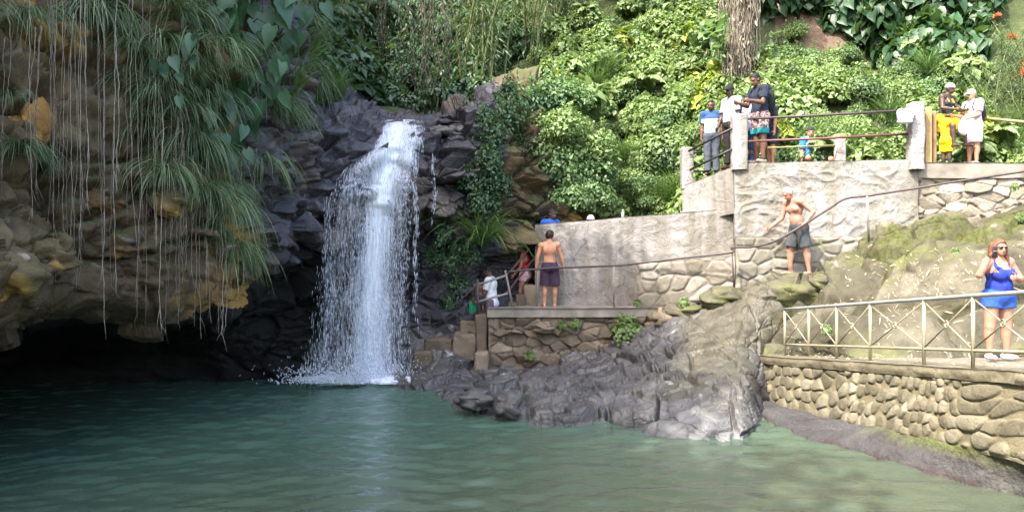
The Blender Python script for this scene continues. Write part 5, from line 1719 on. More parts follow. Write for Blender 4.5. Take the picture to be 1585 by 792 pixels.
# small plants growing from walls
t = make_bush('wall_plant', 900, .42, .10, .07, SMALL, L_BRIGHT, 161, 'bright green plant growing from the ledge wall above the rock bank', 'plant', None, hang=.25)
t.location = tuple(P(968, 518, 16.55))
wp = [(870, 505, 16.75), (892, 503, 16.75), (848, 512, 16.8), (1278, 512, 13.5), (985, 470, 16.7), (818, 552, 16.7), (1572, 290, 15.0), (1580, 340, 14.6), (1480, 395, 13.9), (1060, 470, 16.4)]
for k, (px, py, Y) in enumerate(wp):
    o = dup(t, P(px, py, Y), RNG.random() * 6, .22 + .16 * RNG.random(), 'small weed sprouting from a wall joint or rock crack', 'small weeds in walls and rock cracks')

# dry leaves and straw lying on the mossy rock and the walkway
def litter():
    g = np.random.default_rng(5); mb = MB()
    mo = bpy.data.objects['mossy_rock_face'].data
    co = np.empty(len(mo.vertices) * 3, np.float32); mo.vertices.foreach_get('co', co); co = co.reshape(-1, 3)
    no = np.empty(len(mo.vertices) * 3, np.float32); mo.vertices.foreach_get('normal', no); no = no.reshape(-1, 3)
    px = 792.5 + co[:, 0] * F / co[:, 1]; py = 396 - (co[:, 2] - H) * F / co[:, 1]
    dens = np.exp(-((px - 1440) / 90) ** 2 - ((py - 450) / 55) ** 2) + .25 * (py > 520) + .08
    dens = dens * (px > 1180) * (px < 1620) * (py > 380); dens = dens / dens.sum()
    i = g.choice(len(co), 620, p=dens); n = len(i)
    D = unit(rdir(n, g) + np.array([.5, -.3, -.9])); N = no[i] + .25 * rdir(n, g)
    D = D - N * (D * N).sum(1)[:, None]
    add_leaves(mb, co[i] + no[i] * .015, D, N, .05 + .16 * g.random(n) ** 2, .006 + .014 * g.random(n), NARROW, g.random(n))
    m = 160; Y = g.uniform(8.5, 14, m); x = wall_x(Y) + .35 + .9 * g.random(m) ** 2
    add_leaves(mb, np.stack([x, Y, walk_z(Y) + .03 + .01 * (x - wall_x(Y))], 1), rdir(m, g) * [1, 1, .1], np.tile([0, 0, 1.0], (m, 1)) + .2 * rdir(m, g), .04 + .08 * g.random(m), .008 + .014 * g.random(m), NARROW, g.random(m))
    o = mb.build('dry_leaves', L_DRY, None, False)
    tag(o, 'pale dry bamboo leaves scattered on the mossy rock and walkway', 'leaf litter', None, 'stuff')
litter()
for K in (K_SHRUB, K_VINEB, K_YEL, K_DARKB, K_BROAD, K_VCLIFF, K_HANG, K_TUFT, K_LONG, K_EAR, K_PALM, K_BAM, K_LIA, K_TREE, K_FERN, K_BIG): K.finish()
# ------------------------------------------------------------------ people
class SDF:
    def __init__(s, lo, hi, vox):
        s.lo = np.array(lo, float); s.v = vox
        s.n = np.ceil((np.array(hi) - s.lo) / vox).astype(int) + 1
        s.f = np.full(tuple(s.n), .3, np.float32)

    def _sl(s, lo, hi):
        a = np.clip(np.floor((lo - s.lo) / s.v).astype(int), 0, s.n - 1)
        b = np.clip(np.ceil((hi - s.lo) / s.v).astype(int) + 1, 1, s.n)
        if (b <= a).any(): return None, None
        ax = [s.lo[k] + s.v * np.arange(a[k], b[k]) for k in range(3)]
        g = np.stack(np.meshgrid(*ax, indexing='ij'), -1)
        return (slice(a[0], b[0]), slice(a[1], b[1]), slice(a[2], b[2])), g

    def _un(s, sl, d, k):
        f = s.f[sl]
        h = np.maximum(k - np.abs(f - d), 0) / max(k, 1e-6)
        s.f[sl] = np.minimum(f, d) - h * h * k * .25

    def cone(s, a, b, ra, rb, k=.02, clips=(), off=0.0):
        a, b = np.asarray(a, float), np.asarray(b, float)
        ra, rb = ra + off, rb + off
        m = max(ra, rb) + .09
        sl, g = s._sl(np.minimum(a, b) - m, np.maximum(a, b) + m)
        if sl is None: return
        ab = b - a
        t = np.clip(((g - a) @ ab) / (ab @ ab + 1e-12), 0, 1)
        d = np.linalg.norm(g - a - t[..., None] * ab, axis=-1) - (ra + (rb - ra) * t)
        for (p, n) in clips:
            d = np.maximum(d, (g - np.asarray(p)) @ np.asarray(n))
        s._un(sl, d, k)

    def ell(s, c, r, k=.02, rz=0.0, M=None, clips=(), off=0.0):
        c = np.asarray(c, float); r = np.asarray(r, float) + off
        m = r.max() + .09
        sl, g = s._sl(c - m, c + m)
        if sl is None: return
        q = g - c
        if M is not None: q = q @ M
        l = np.linalg.norm(q / r, axis=-1)
        g2 = np.linalg.norm(q / r ** 2, axis=-1)
        d = l * (l - 1) / np.maximum(g2, 1e-6)
        d = np.where(l < .05, -r.min(), d)
        for (p, n) in clips:
            d = np.maximum(d, (g - np.asarray(p)) @ np.asarray(n))
        s._un(sl, d, k)

    def clip(s, p, n):
        ax = [s.lo[k] + s.v * np.arange(s.n[k]) for k in range(3)]
        g = np.stack(np.meshgrid(*ax, indexing='ij'), -1)
        s.f = np.maximum(s.f, (g - np.asarray(p)) @ np.asarray(n)).astype(np.float32)

    def mesh(s):
        f = s.f; f[0] = f[-1] = .1; f[:, 0] = f[:, -1] = .1; f[:, :, 0] = f[:, :, -1] = .1
        ins = f < 0
        nx, ny, nz = f.shape
        cs = np.zeros((nx - 1, ny - 1, nz - 1, 3), np.float32); cnt = np.zeros((nx - 1, ny - 1, nz - 1), np.float32)
        offs = [(i, j, k) for i in (0, 1) for j in (0, 1) for k in (0, 1)]
        def cut(o): return f[o[0]:nx - 1 + o[0], o[1]:ny - 1 + o[1], o[2]:nz - 1 + o[2]]
        tot = sum((cut(o) < 0).astype(np.int8) for o in offs)
        act = (tot > 0) & (tot < 8)
        I = np.argwhere(act)
        acc = np.zeros((len(I), 3)); c = np.zeros(len(I))
        for a in offs:
            for ax in range(3):
                if a[ax]: continue
                b = list(a); b[ax] = 1
                fa = f[I[:, 0] + a[0], I[:, 1] + a[1], I[:, 2] + a[2]]; fb = f[I[:, 0] + b[0], I[:, 1] + b[1], I[:, 2] + b[2]]
                m = (fa < 0) != (fb < 0)
                t = np.where(m, fa / np.where(m, fa - fb, 1), 0)
                p = np.tile(np.array(a, float), (len(I), 1)); p[:, ax] = t
                acc += p * m[:, None]; c += m
        V = s.lo + s.v * (I + acc / c[:, None])
        idx = np.full(act.shape, -1, np.int64); idx[tuple(I.T)] = np.arange(len(I))
        Q = []
        for ax in range(3):
            o1, o2 = [k for k in range(3) if k != ax]
            A = ins; B = np.roll(ins, -1, axis=ax)
            ch = A != B
            sl = [slice(1, -1)] * 3
            E = np.argwhere(ch[1:-1, 1:-1, 1:-1]) + 1
            e1 = np.zeros(3, int); e1[o1] = 1; e2 = np.zeros(3, int); e2[o2] = 1
            q = np.stack([idx[tuple((E - e1 - e2).T)], idx[tuple((E - e2).T)], idx[tuple(E.T)], idx[tuple((E - e1).T)]], 1)
            flip = A[tuple(E.T)]
            if ax == 1: flip = ~flip
            q[~flip] = q[~flip][:, ::-1]
            Q.append(q)
        Q = np.concatenate(Q); Q = Q[(Q >= 0).all(1)]
        # one relaxation pass
        for _ in range(1):
            S = np.zeros_like(V); n = np.zeros(len(V))
            for a, b in ((0, 1), (1, 2), (2, 3), (3, 0)):
                np.add.at(S, Q[:, a], V[Q[:, b]]); np.add.at(n, Q[:, a], 1)
                np.add.at(S, Q[:, b], V[Q[:, a]]); np.add.at(n, Q[:, b], 1)
            V = V * .6 + .4 * S / np.maximum(n, 1)[:, None]
        return V, Q


def nrm_field(V, Q):
    a = np.cross(V[Q[:, 2]] - V[Q[:, 0]], V[Q[:, 3]] - V[Q[:, 1]]); N = np.zeros_like(V)
    for k in range(4): np.add.at(N, Q[:, k], a)
    return N / (np.linalg.norm(N, axis=1)[:, None] + 1e-12)


def skinmat(name, c):
    m = Mat(name)
    m.base(m.ramp(m.noise(9, 4), [(.3, tuple(x * .85 for x in c)), (.7, tuple(min(1, x * 1.1) for x in c))]))
    m.set(.5, .35)
    m.b.inputs['Subsurface Weight'].default_value = .08; m.b.inputs['Subsurface Radius'].default_value = (.01, .005, .003); m.b.inputs['Subsurface Scale'].default_value = .3
    return m.m


S_FAIR = skinmat('fair_sunburnt_skin', (.37, .185, .125)); S_PALE = skinmat('pale_skin', (.35, .185, .13)); S_TAN = skinmat('tanned_skin', (.44, .21, .12))
S_BROWN = skinmat('brown_skin', (.13, .065, .042)); S_DARK = skinmat('dark_brown_skin', (.065, .036, .026))


def cloth(name, c, var=.12):
    return simple(name, c, .85, .15, var, 14, .25, 90)


def stripes(name, c1, c2, sc, axis=0):
    m = Mat(name); wv = m.n('TexWave'); wv.inputs['Scale'].default_value = sc; wv.bands_direction = 'XYZ'[axis]; wv.inputs['Distortion'].default_value = .6
    m.l(m.vec(), wv.inputs['Vector']); m.base(m.ramp(wv.outputs['Fac'], [(.35, c1), (.6, c2)])); m.set(.85, .15); return m.m


def patterned(name, c1, c2, sc):
    m = Mat(name); m.base(m.ramp(m.noise(sc, 3, 1.2), [(.44, c1), (.52, c2)])); m.set(.85, .15); return m.m


HAIR_D = simple('dark_brown_hair', (.018, .012, .009), .6, .4, .4, 40, .6, 120)
HAIR_B = simple('black_hair', (.008, .008, .008), .6, .3, .4, 40, .6, 120)
HAIR_R = simple('reddish_brown_hair', (.13, .055, .028), .55, .35, .4, 40, .6, 120)
HAIR_G = simple('short_grey_hair', (.30, .26, .24), .7, .3, .3, 40, .5, 120)
EYE = simple('dark_eye', (.015, .012, .01), .2, .6, .0, 4, 0)


def nrm(v): v = np.asarray(v, float); return v / np.linalg.norm(v)


def rotz(v, a):
    c, s = math.cos(a), math.sin(a); v = np.asarray(v, float)
    return np.array([c * v[0] - s * v[1], s * v[0] + c * v[1], v[2]])


def person(px, py, Y, pyhead, face, label, skin, up=(0, 0, 1), arms=None, legs=None, head=(0, 0, 0), twist=0, bulk=1.0, female=False, vox=.011,
           top=None, bottom=None, hair=None, shoes=None, extra=None, group=None, grip=None, sit=None, belly=0.0):
    """face: degrees about z, 0 looks to the camera. local frame: -y ahead, +x own left. head: yaw, pitch(down), roll"""
    foot = P(px, py, Y)
    h = abs(py - pyhead) * Y / F
    arms = arms or {}; legs = legs or {}
    up = nrm(up)
    tw = math.radians(twist)
    B = bulk
    hipw = (.055 if not female else .058) * h; shw = (.108 if not female else .096) * h
    ua, fa, hl = .172 * h, .150 * h, .060 * h
    th, sh = .240 * h, .235 * h
    legdir = {s: (nrm(legs.get(s, ((0, 0, -1), (0, 0, -1)))[0]), nrm(legs.get(s, ((0, 0, -1), (0, 0, -1)))[1])) for s in 'LR'}
    drop = max(-(legdir[s][0][2] * th + legdir[s][1][2] * sh) for s in 'LR') + .045 * h
    hipz = drop
    J = {'pelvis': np.array([0, 0, hipz + .02 * h])}
    R_ = {}
    side = np.array([1.0, 0, 0]); sgn = {'L': 1, 'R': -1}
    J['neck'] = J['pelvis'] + up * .295 * h
    ss = rotz(side, tw)
    fwd = rotz((0, -1, 0), tw)
    fwd = nrm(fwd - up * (fwd @ up)); ss = nrm(np.cross(up, fwd)) * 1.0
    if ss[0] * math.cos(tw) < 0 and abs(math.cos(tw)) > .1: ss = -ss
    J['chest'] = J['pelvis'] + up * .215 * h
    for s in 'LR':
        J['hip' + s] = J['pelvis'] + sgn[s] * side * hipw - np.array([0, 0, .02 * h])
        J['knee' + s] = J['hip' + s] + legdir[s][0] * th
        J['ank' + s] = J['knee' + s] + legdir[s][1] * sh
        J['sho' + s] = J['neck'] + sgn[s] * ss * shw - up * .022 * h
        u_, f_ = arms.get(s, ((sgn[s] * .12, .02, -1), (sgn[s] * .05, -.12, -1)))
        J['elb' + s] = J['sho' + s] + nrm(u_) * ua
        J['wri' + s] = J['elb' + s] + nrm(f_) * fa
        J['hdir' + s] = nrm(f_)
    hy, hp, hr = [math.radians(a) for a in head]
    hf = rotz(fwd, hy); hf = nrm(hf * math.cos(hp) - np.array([0, 0, 1.0]) * math.sin(hp))
    hs = nrm(np.cross(np.array([0, 0, 1.0]), hf)) * 1.0
    hu = nrm(np.cross(hf, hs))
    if hu[2] < 0: hu = -hu
    hs = np.cross(hu, hf) * -1
    hu = nrm(hu + hs * math.sin(hr))
    J['head'] = J['neck'] + nrm(up * .6 + hu * .4) * .045 * h + hu * .052 * h + hf * .018 * h
    HM = np.stack([np.cross(hu, -hf), -hf, hu], 1)   # columns: own left, back, up
    def HL_(x, y, z): return J['head'] + HM @ (np.array([x, y, z]) * h)
    allp = np.array([v for k, v in J.items() if not k.startswith('hdir')])
    lo = allp.min(0) - .19; hi = allp.max(0) + .19; lo[2] = -.02
    lo = lo.copy(); hi[2] = J['head'][2] + .16
    TM = np.stack([ss, -fwd, up], 1)

    def body(sd, off=0.0, parts='all', cl=()):
        k = .03
        T = lambda x, y, z: J['pelvis'] + ss * x * h - fwd * y * h + up * z * h
        if parts in ('all', 'torso'):
            sd.ell(T(0, .004, .0), np.array([.092 * B, .070 * B, .075]) * h, k, M=TM, off=off, clips=cl)
            sd.ell(T(0, -.002 - .012 * belly, .075), np.array([.078 * B, .058 * B * (1 + .25 * belly), .095]) * h, .04, M=TM, off=off, clips=cl)
            sd.ell(T(0, .002, .195), np.array([.090 * (B + 1) / 2, .062 * B, .095]) * h, .04, M=TM, off=off, clips=cl)
            for s in (-1, 1):
                sd.ell(T(s * .042, .045, -.025), np.array([.048, .045, .052]) * h * B, .03, M=TM, off=off, clips=cl)
                if female: sd.ell(T(s * .042, -.058 * B, .175), np.array([.040, .034, .040]) * h * B, .03, M=TM, off=off, clips=cl)
                else: sd.ell(T(s * .042, -.040, .205), np.array([.045, .03, .036]) * h, .03, M=TM, off=off, clips=cl)
                sd.ell(T(s * .045, .042, .22), np.array([.042, .03, .06]) * h, .03, M=TM, off=off, clips=cl)
            sd.cone(J['shoL'], J['shoR'], .034 * h, .034 * h, .04, off=off, clips=cl)
            for s in 'LR': sd.cone(J['neck'] + up * .01 * h, J['sho' + s], .026 * h, .030 * h, .04, off=off, clips=cl)

    sd = SDF(lo, hi, vox)
    body(sd)
    sd.cone(J['neck'] - up * .02 * h, J['head'] - hu * .02 * h + (-hf) * .012 * h, .034 * h, .032 * h, .025)
    # head
    sd.ell(HL_(0, .006, .012), np.array([.044, .055, .056]) * h, .02, M=HM)
    sd.ell(HL_(0, -.018, -.028), np.array([.034, .036, .036]) * h, .02, M=HM)
    sd.ell(HL_(0, -.036, -.050), np.array([.016, .014, .013]) * h, .015, M=HM)
    sd.cone(HL_(0, -.046, .004), HL_(0, -.060, -.018), .006 * h, .0095 * h, .008)
    sd.cone(HL_(-.022, -.044, .014), HL_(.022, -.044, .014), .009 * h, .009 * h, .012)
    sd.ell(HL_(0, -.050, -.034), np.array([.015, .008, .0055]) * h, .006, M=HM)
    for s in (-1, 1): sd.ell(HL_(s * .044, .006, -.006), np.array([.007, .014, .019]) * h, .006, M=HM)
    for s in 'LR':
        g_ = sgn[s]
        # leg
        kn, an, hp_ = J['knee' + s], J['ank' + s], J['hip' + s]
        sd.cone(hp_, kn, .054 * h * B, .035 * h * (B + 1) / 2, .035)
        sd.cone(kn, an, .034 * h * (B + 1) / 2, .021 * h, .02)
        d = nrm(an - kn); back = np.array([0, 1.0, 0]); back = nrm(back - d * (back @ d))
        sd.ell(kn + d * sh * .30 + back * .014 * h, np.array([.032, .032, .062]) * h * (B + 1) / 2, .03)
        toe = nrm([g_ * .22, -1, 0])
        ft = np.array([an[0], an[1], max(an[2] - .022 * h, .02)])
        drop_ = an[2] - .045 * h > .03
        tz = -.25 if drop_ else 0.0
        sd.cone(ft - toe * .022 * h, ft + toe * .07 * h + np.array([0, 0, tz * .1]), .021 * h, .017 * h, .02)
        sd.ell(ft + toe * .092 * h + np.array([0, 0, -.004 * h]), np.array([.026, .026, .012]) * h, .015)
        # arm
        a, b, c = J['sho' + s], J['elb' + s], J['wri' + s]
        bm = .6 * B + .4
        sd.ell(a, np.array([.037, .037, .036]) * h * bm, .02)
        sd.cone(a, b, .031 * h * bm, .024 * h * bm, .02)
        sd.cone(b, b + (c - b) * .35, .024 * h * bm, .024 * h * bm, .015)
        sd.cone(b + (c - b) * .3, c, .024 * h * bm, .0155 * h, .015)
        # hand: palm, four curled fingers and a thumb on the side
        hd = J['hdir' + s]
        inn = nrm(np.array([-g_, 0, 0]) - hd * (np.array([-g_, 0, 0]) @ hd)) if abs(hd[0]) < .9 else np.array([0, 0, -1.0])
        if grip and s in grip: inn = nrm(np.asarray(grip[s]) - hd * (np.asarray(grip[s]) @ hd))
        lat = np.cross(hd, inn)
        if lat @ np.array([0, -1, .01]) < 0: lat = -lat      # towards the thumb
        pc = c + hd * .030 * h
        PM = np.stack([lat, inn, hd], 1)
        sd.ell(pc, np.array([.023, .011, .030]) * h, .01, M=PM)
        for q, (o_, ln) in enumerate([(.017, .036), (.0058, .042), (-.0058, .039), (-.017, .031)]):
            f0 = c + hd * .052 * h + lat * o_ * h
            f1 = f0 + (hd * .85 + inn * .40) * ln * .55 * h
            f2 = f1 + (hd * .55 + inn * .80) * ln * .5 * h
            sd.cone(f0 - hd * .012 * h, f1, .0054 * h, .0050 * h, .004); sd.cone(f1, f2, .0050 * h, .0042 * h, .004)
        t0 = c + hd * .018 * h + lat * .018 * h
        t1 = t0 + nrm(lat * .8 + hd * .6 + inn * .35) * .026 * h
        t2 = t1 + nrm(lat * .25 + hd * .85 + inn * .5) * .022 * h
        sd.cone(t0, t1, .0075 * h, .0064 * h, .006); sd.cone(t1, t2, .0062 * h, .0050 * h, .004)
        J['palm' + s] = c + hd * .055 * h + inn * .014 * h; J['inn' + s] = inn; J['lat' + s] = lat

    root = thing('person', foot, label, 'person', group, math.radians(face))
    V, Q = sd.mesh()
    mesh('body', V, Q, skin, root, True)
    for s in (-1, 1):
        m = MB(); m.ell(HL_(s * .017, -.0445, .004), np.array([.0075, .006, .0045]) * h, 8, 6); m.build('eye', EYE, root)
    m = MB(); m.ell(HL_(0, -.0575, -.0345), np.array([.013, .004, .0022]) * h, 8, 6); m.build('mouth', simple('lips', (.16, .05, .04), .5), root)

    def part(name, fill, mat, split=None, v=None):
        s2 = SDF(lo, hi, v or vox); fill(s2)
        V, Q = s2.mesh()
        if len(Q) == 0: return
        if mat not in (HAIR_G,) and name not in ('sunglasses', 'shoe', 'cap'):
            V = V + .010 * h * fbm(V * np.array([11, 11, 5.5]) / (h / 1.7) + py, 3, int(px))[:, None] * nrm_field(V, Q)
        if split is not None:
            zc = V[Q].mean(1)
            mi = split((zc - J['pelvis']) @ up / h, zc)
            return mesh(name, V, Q, mat, root, True, midx=mi)
        return mesh(name, V, Q, mat, root, True)

    if top:
        nm, mat, slv, hem = top[0], top[1], top[2], top[3]
        split = top[4] if len(top) > 4 else None
        def fill(s2):
            c0 = [(J['pelvis'] + up * hem * h, -up), (J['neck'] + up * .022 * h, up)]
            tank = slv <= 0
            body(s2, off=.013 if not tank else .009, parts='torso', cl=c0)
            if not tank:
                s2.ell(J['pelvis'] + up * .05 * h, np.array([.097 * B, .078 * B, .12]) * h, .03, M=TM, clips=c0); s2.ell(J['pelvis'] + up * .14 * h, np.array([.095 * B, .072 * B, .11]) * h, .03, M=TM, clips=c0)
                for s in 'LR':
                    a, b, c = J['sho' + s], J['elb' + s], J['wri' + s]
                    s2.ell(a, np.array([.040, .040, .038]) * h, .02, off=.008)
                    if slv <= 1:
                        e = a + (b - a) * slv
                        s2.cone(a, b, .036 * h * B ** .5, .034 * h * B ** .5, .02, clips=[(e, nrm(b - a))], off=.01)
                    else:
                        s2.cone(a, b, .034 * h, .030 * h, .02, off=.01); s2.cone(b, c, .030 * h, .022 * h, .02, off=.008)
            else:
                # scooped neck and bare shoulders
                s2.f = np.where(True, s2.f, s2.f)
                ax = [s2.lo[k] + s2.v * np.arange(s2.n[k]) for k in range(3)]
                g = np.stack(np.meshgrid(*ax, indexing='ij'), -1)
                rel = g - J['neck']
                x = np.abs(rel @ ss) / h; z = rel @ up / h; y = rel @ fwd / h
                cutout = np.minimum(.085 - x, 1) ; cutout = np.where(z > -.105, (x - .070) * h, -1)
                scoop = np.where(y > 0, (.040 - x + (z + .075) * .25) * h, (.034 - x + (z + .05) * .25) * h)
                scoop = np.where(z > -.085, scoop, -1); scoop = np.where((y <= 0) & (z < -.045), -1, scoop)
                s2.f = np.maximum(s2.f, np.maximum(cutout, scoop)).astype(np.float32)
        part(nm, fill, mat, split)
    if bottom:
        nm, mat, ln, flare = bottom[:4]
        split = bottom[4] if len(bottom) > 4 else None
        def fill(s2):
            c0 = [(J['pelvis'] + up * .052 * h, up)]
            s2.ell(J['pelvis'] + up * .0 * h, np.array([.098 * B, .077 * B, .09]) * h, .03, M=TM, clips=c0, off=.006)
            for s in (-1, 1): s2.ell(J['pelvis'] + ss * s * .042 * h + np.array([0, 0, -.025 * h]) - fwd * .045 * h, np.array([.05, .048, .054]) * h * B, .03, M=TM, clips=c0, off=.006)
            for s in 'LR':
                hp_, kn, an = J['hip' + s], J['knee' + s], J['ank' + s]
                if ln <= 1.05:
                    e = hp_ + (kn - hp_) * ln
                    s2.cone(hp_, kn + (kn - hp_) * .1, .060 * h * B, (.045 + flare) * h * (B + 1) / 2, .035, clips=[(e, nrm(kn - hp_))] + c0, off=.006)
                else:
                    s2.cone(hp_, kn, .060 * h * B, .044 * h, .035, clips=c0, off=.004)
                    e = kn + (an - kn) * (ln - 1)
                    s2.cone(kn, an + (an - kn) * .1, .042 * h, (.030 + flare) * h, .03, clips=[(e, nrm(an - kn))])
        part(nm, fill, mat, split)
    if hair:
        kind, mat = hair
        if kind in ('short', 'buzz', 'long', 'thick', 'bun'):
            o_ = {'buzz': .002, 'short': .006, 'thick': .013, 'long': .010, 'bun': .007}[kind] * h
            def fill(s2):
                cl = [(HL_(0, -.030, .030), nrm(HM @ np.array([0, -1.0, -.75]))), (HL_(0, .02, -.03), nrm(HM @ np.array([0, -.45, -1.0])))]
                s2.ell(HL_(0, .008, .014), np.array([.044, .055, .056]) * h, .01, M=HM, off=o_, clips=cl)
                if kind == 'thick':
                    s2.ell(HL_(0, -.008, .052), np.array([.042, .050, .026]) * h, .02, M=HM)
                if kind == 'bun':
                    s2.ell(HL_(0, .062, .03), np.array([.022, .022, .022]) * h, .012, M=HM)
                if kind == 'long':
                    for x in (-.045, -.02, .02, .045):
                        s2.cone(HL_(x, .030, .02), HL_(x * 1.25, .038, -.115), .026 * h, .022 * h, .02)
                    for x in (-1, 1):
                        s2.cone(HL_(x * .042, -.004, .02), HL_(x * .062, -.004, -.085), .016 * h, .020 * h, .02)
                        s2.cone(HL_(x * .060, -.004, -.08), HL_(x * .072, -.018, -.135), .020 * h, .012 * h, .02)
            part('hair', fill, mat, v=vox * .8)
        if kind in ('cap', 'cap_back', 'knit'):
            def fill(s2):
                cl = [(HL_(0, 0, .012), nrm(HM @ np.array([0, -.1, -1.0])))]
                s2.ell(HL_(0, .006, .016), np.array([.046, .057, .058]) * h, .01, M=HM, off=.007 if kind != 'knit' else .014, clips=cl)
                if kind == 'cap':
                    s2.ell(HL_(0, -.066, .022), np.array([.036, .042, .006]) * h, .008, M=HM)
            part('cap', fill, mat, v=vox * .8)
    if shoes:
        for s in 'LR':
            def fill(s2, s=s):
                an = J['ank' + s]; g_ = sgn[s]; toe = nrm([g_ * .22, -1, 0])
                ft = np.array([an[0], an[1], max(an[2] - .022 * h, .02)])
                s2.cone(ft - toe * .024 * h, ft + toe * .085 * h, .024 * h, .020 * h, .02, off=.005)
            part('shoe', fill, shoes)
    if extra: extra(root, J, HL_, HM, h, part, dict(up=up, ss=ss, fwd=fwd, TM=TM))
    root['h'] = h
    M4 = Matrix.Translation(Vector(foot)) @ Matrix.Rotation(math.radians(face), 4, 'Z')
    J['world'] = lambda v: np.array(M4 @ Vector(v))
    J['h'] = h; J['fwd'] = fwd; J['ss'] = ss; J['up'] = up; J['face'] = face; J['TM'] = TM
    return J


def phone(J, s, label):
    """dark phone in the closed hand"""
    c = J['world'](J['palm' + s] + J['inn' + s] * .008 + np.array([0, 0, .015]))
    t = thing('phone', c, label, 'phone', rz=math.radians(J['face']))
    m = MB(); m.box((0, 0, 0), (.075, .010, .15), 0, .004); o = m.build('case', simple('dark_phone_case', (.012, .012, .014), .3, .5), t, False)
    m = MB(); m.ell((.02, -.007, .05), (.010, .003, .010), 10, 6); m.build('lens', simple('phone_lens', (.02, .02, .025), .1), t)
    return t


def backpack(J, mat, label, sc=1.0):
    h = J['h']; TMm = J['TM']
    c = J['pelvis'] + J['up'] * .17 * h - J['fwd'] * .115 * h
    lo = c - .42; hi = c + .42
    t = thing('backpack', J['world'](np.zeros(3)), label, 'backpack', rz=math.radians(J['face']))
    s2 = SDF(lo, hi, .014)
    s2.ell(c, np.array([.085, .05, .135]) * h * sc, .03, M=TMm)
    s2.ell(c + J['up'] * -.04 * h - J['fwd'] * .035 * h, np.array([.065, .035, .07]) * h * sc, .02, M=TMm)
    V, Q = s2.mesh(); mesh('bag', V, Q, mat, t, True)
    for s in (-1, 1):
        a = c + J['ss'] * s * .06 * h + J['up'] * .10 * h
        b = J['neck'] + J['ss'] * s * .062 * h + J['up'] * .026 * h
        d = J['neck'] + J['ss'] * s * .068 * h - J['up'] * .09 * h + J['fwd'] * .078 * h
        e = c + J['ss'] * s * .085 * h - J['up'] * .09 * h + J['fwd'] * .05 * h
        m = MB(); m.tube(catmull(np.array([a, b, d, e]), np.linspace(0, 3, 16)), .015, 6); m.build('strap', mat, t)
    return t


# --- woman in blue on the walkway
def ex_woman(root, J, HL_, HM, h, part, q):
    def fill(s2):
        for s in (-1, 1): s2.ell(HL_(s * .019, -.052, .006), np.array([.017, .008, .012]) * h, .004, M=HM)
        s2.cone(HL_(-.015, -.052, .010), HL_(.015, -.052, .010), .003 * h, .003 * h, .004)
        for s in (-1, 1): s2.cone(HL_(s * .034, -.046, .010), HL_(s * .046, .004, .008), .0035 * h, .003 * h, .004)
    part('sunglasses', fill, simple('dark_sunglass', (.012, .010, .012), .12, .6), v=.007)
J = person(1545, 556, 11.0, 371, 6, 'woman in bright blue tank top and blue shorts taking a picture behind the cream railing', S_FAIR, bulk=1.3, female=True, vox=.0095, belly=.6,
           arms={'R': ((-.72, -.42, -.62), (.42, -.42, 1.15)), 'L': ((.55, -.12, -.85), (-.76, -.62, .08))}, legs={'L': ((.08, 0, -1), (0, .02, -1)), 'R': ((-.09, -.03, -1), (.0, .02, -1))},
           head=(-4, 2, 0), top=('tank_top', cloth('bright_blue_jersey', (.025, .045, .32)), 0, -.03), bottom=('shorts', cloth('blue_denim_shorts', (.03, .085, .34)), .36, .010),
           hair=('long', HAIR_R), shoes=cloth('white_sandals', (.6, .6, .6)), extra=ex_woman, grip={'R': (.4, -.8, .2), 'L': (0, 1, 0)})
phone(J, 'R', 'dark phone the woman in blue holds up to her face')

# --- grey haired man by the stone wall
J = person(1236, 426, 15.75, 285, -74, 'grey haired shirtless man in dark grey shorts looking down with one hand on his hip', S_PALE, up=(.0, -.24, 1), bulk=1.06, vox=.0105, belly=.5,
           arms={'L': ((.45, .62, -.70), (-.12, -.45, -.62)), 'R': ((-.20, -.22, -1), (-.25, -.62, -.55))}, legs={'L': ((.10, .16, -1), (.02, .16, -1)), 'R': ((-.14, -.22, -1), (0, .06, -1))},
           head=(-14, 24, 0), bottom=('shorts', cloth('charcoal_shorts', (.055, .06, .065)), .86, .02), hair=('buzz', HAIR_G), twist=8)

# --- young man seen from the back on the ledge
J = person(851, 476, 17.45, 357, 186, 'tanned shirtless young man in dark purple shorts seen from the back on the ledge', S_TAN, up=(.03, .0, 1), bulk=1.0, vox=.0105,
           arms={'L': ((.28, .02, -1), (.10, -.12, -1)), 'R': ((-.34, -.05, -1), (-.22, -.2, -1))}, legs={'L': ((.05, 0, -1), (.02, 0, -1)), 'R': ((-.04, 0, -1), (0, 0, -1))},
           head=(-35, 6, 0), bottom=('shorts', cloth('dark_purple_shorts', (.045, .030, .05)), .98, .022), hair=('thick', HAIR_D))

# --- woman in red on the stairs
J = person(812, 480, 18.4, 376, -105, 'woman in red tank top and pale pink shorts on the stairs behind the red rails', S_FAIR, up=(0, -.02, 1), bulk=1.02, female=True,
           arms={'R': ((-.2, -.5, -.85), (0, -.8, -.3)), 'L': ((.12, -.15, -1), (.0, -.55, -.6))}, legs={'L': ((.03, -.2, -1), (0, .3, -1)), 'R': ((-.03, -.1, -1), (0, .05, -1))}, head=(0, 18, 0),
           top=('tank_top', cloth('red_jersey', (.42, .03, .045)), 0, .0), bottom=('shorts', patterned('pink_print_shorts', (.5, .22, .24), (.6, .5, .48), 30), .35, .01), hair=('bun', simple('blond_brown_hair', (.16, .09, .04), .6, .3)))

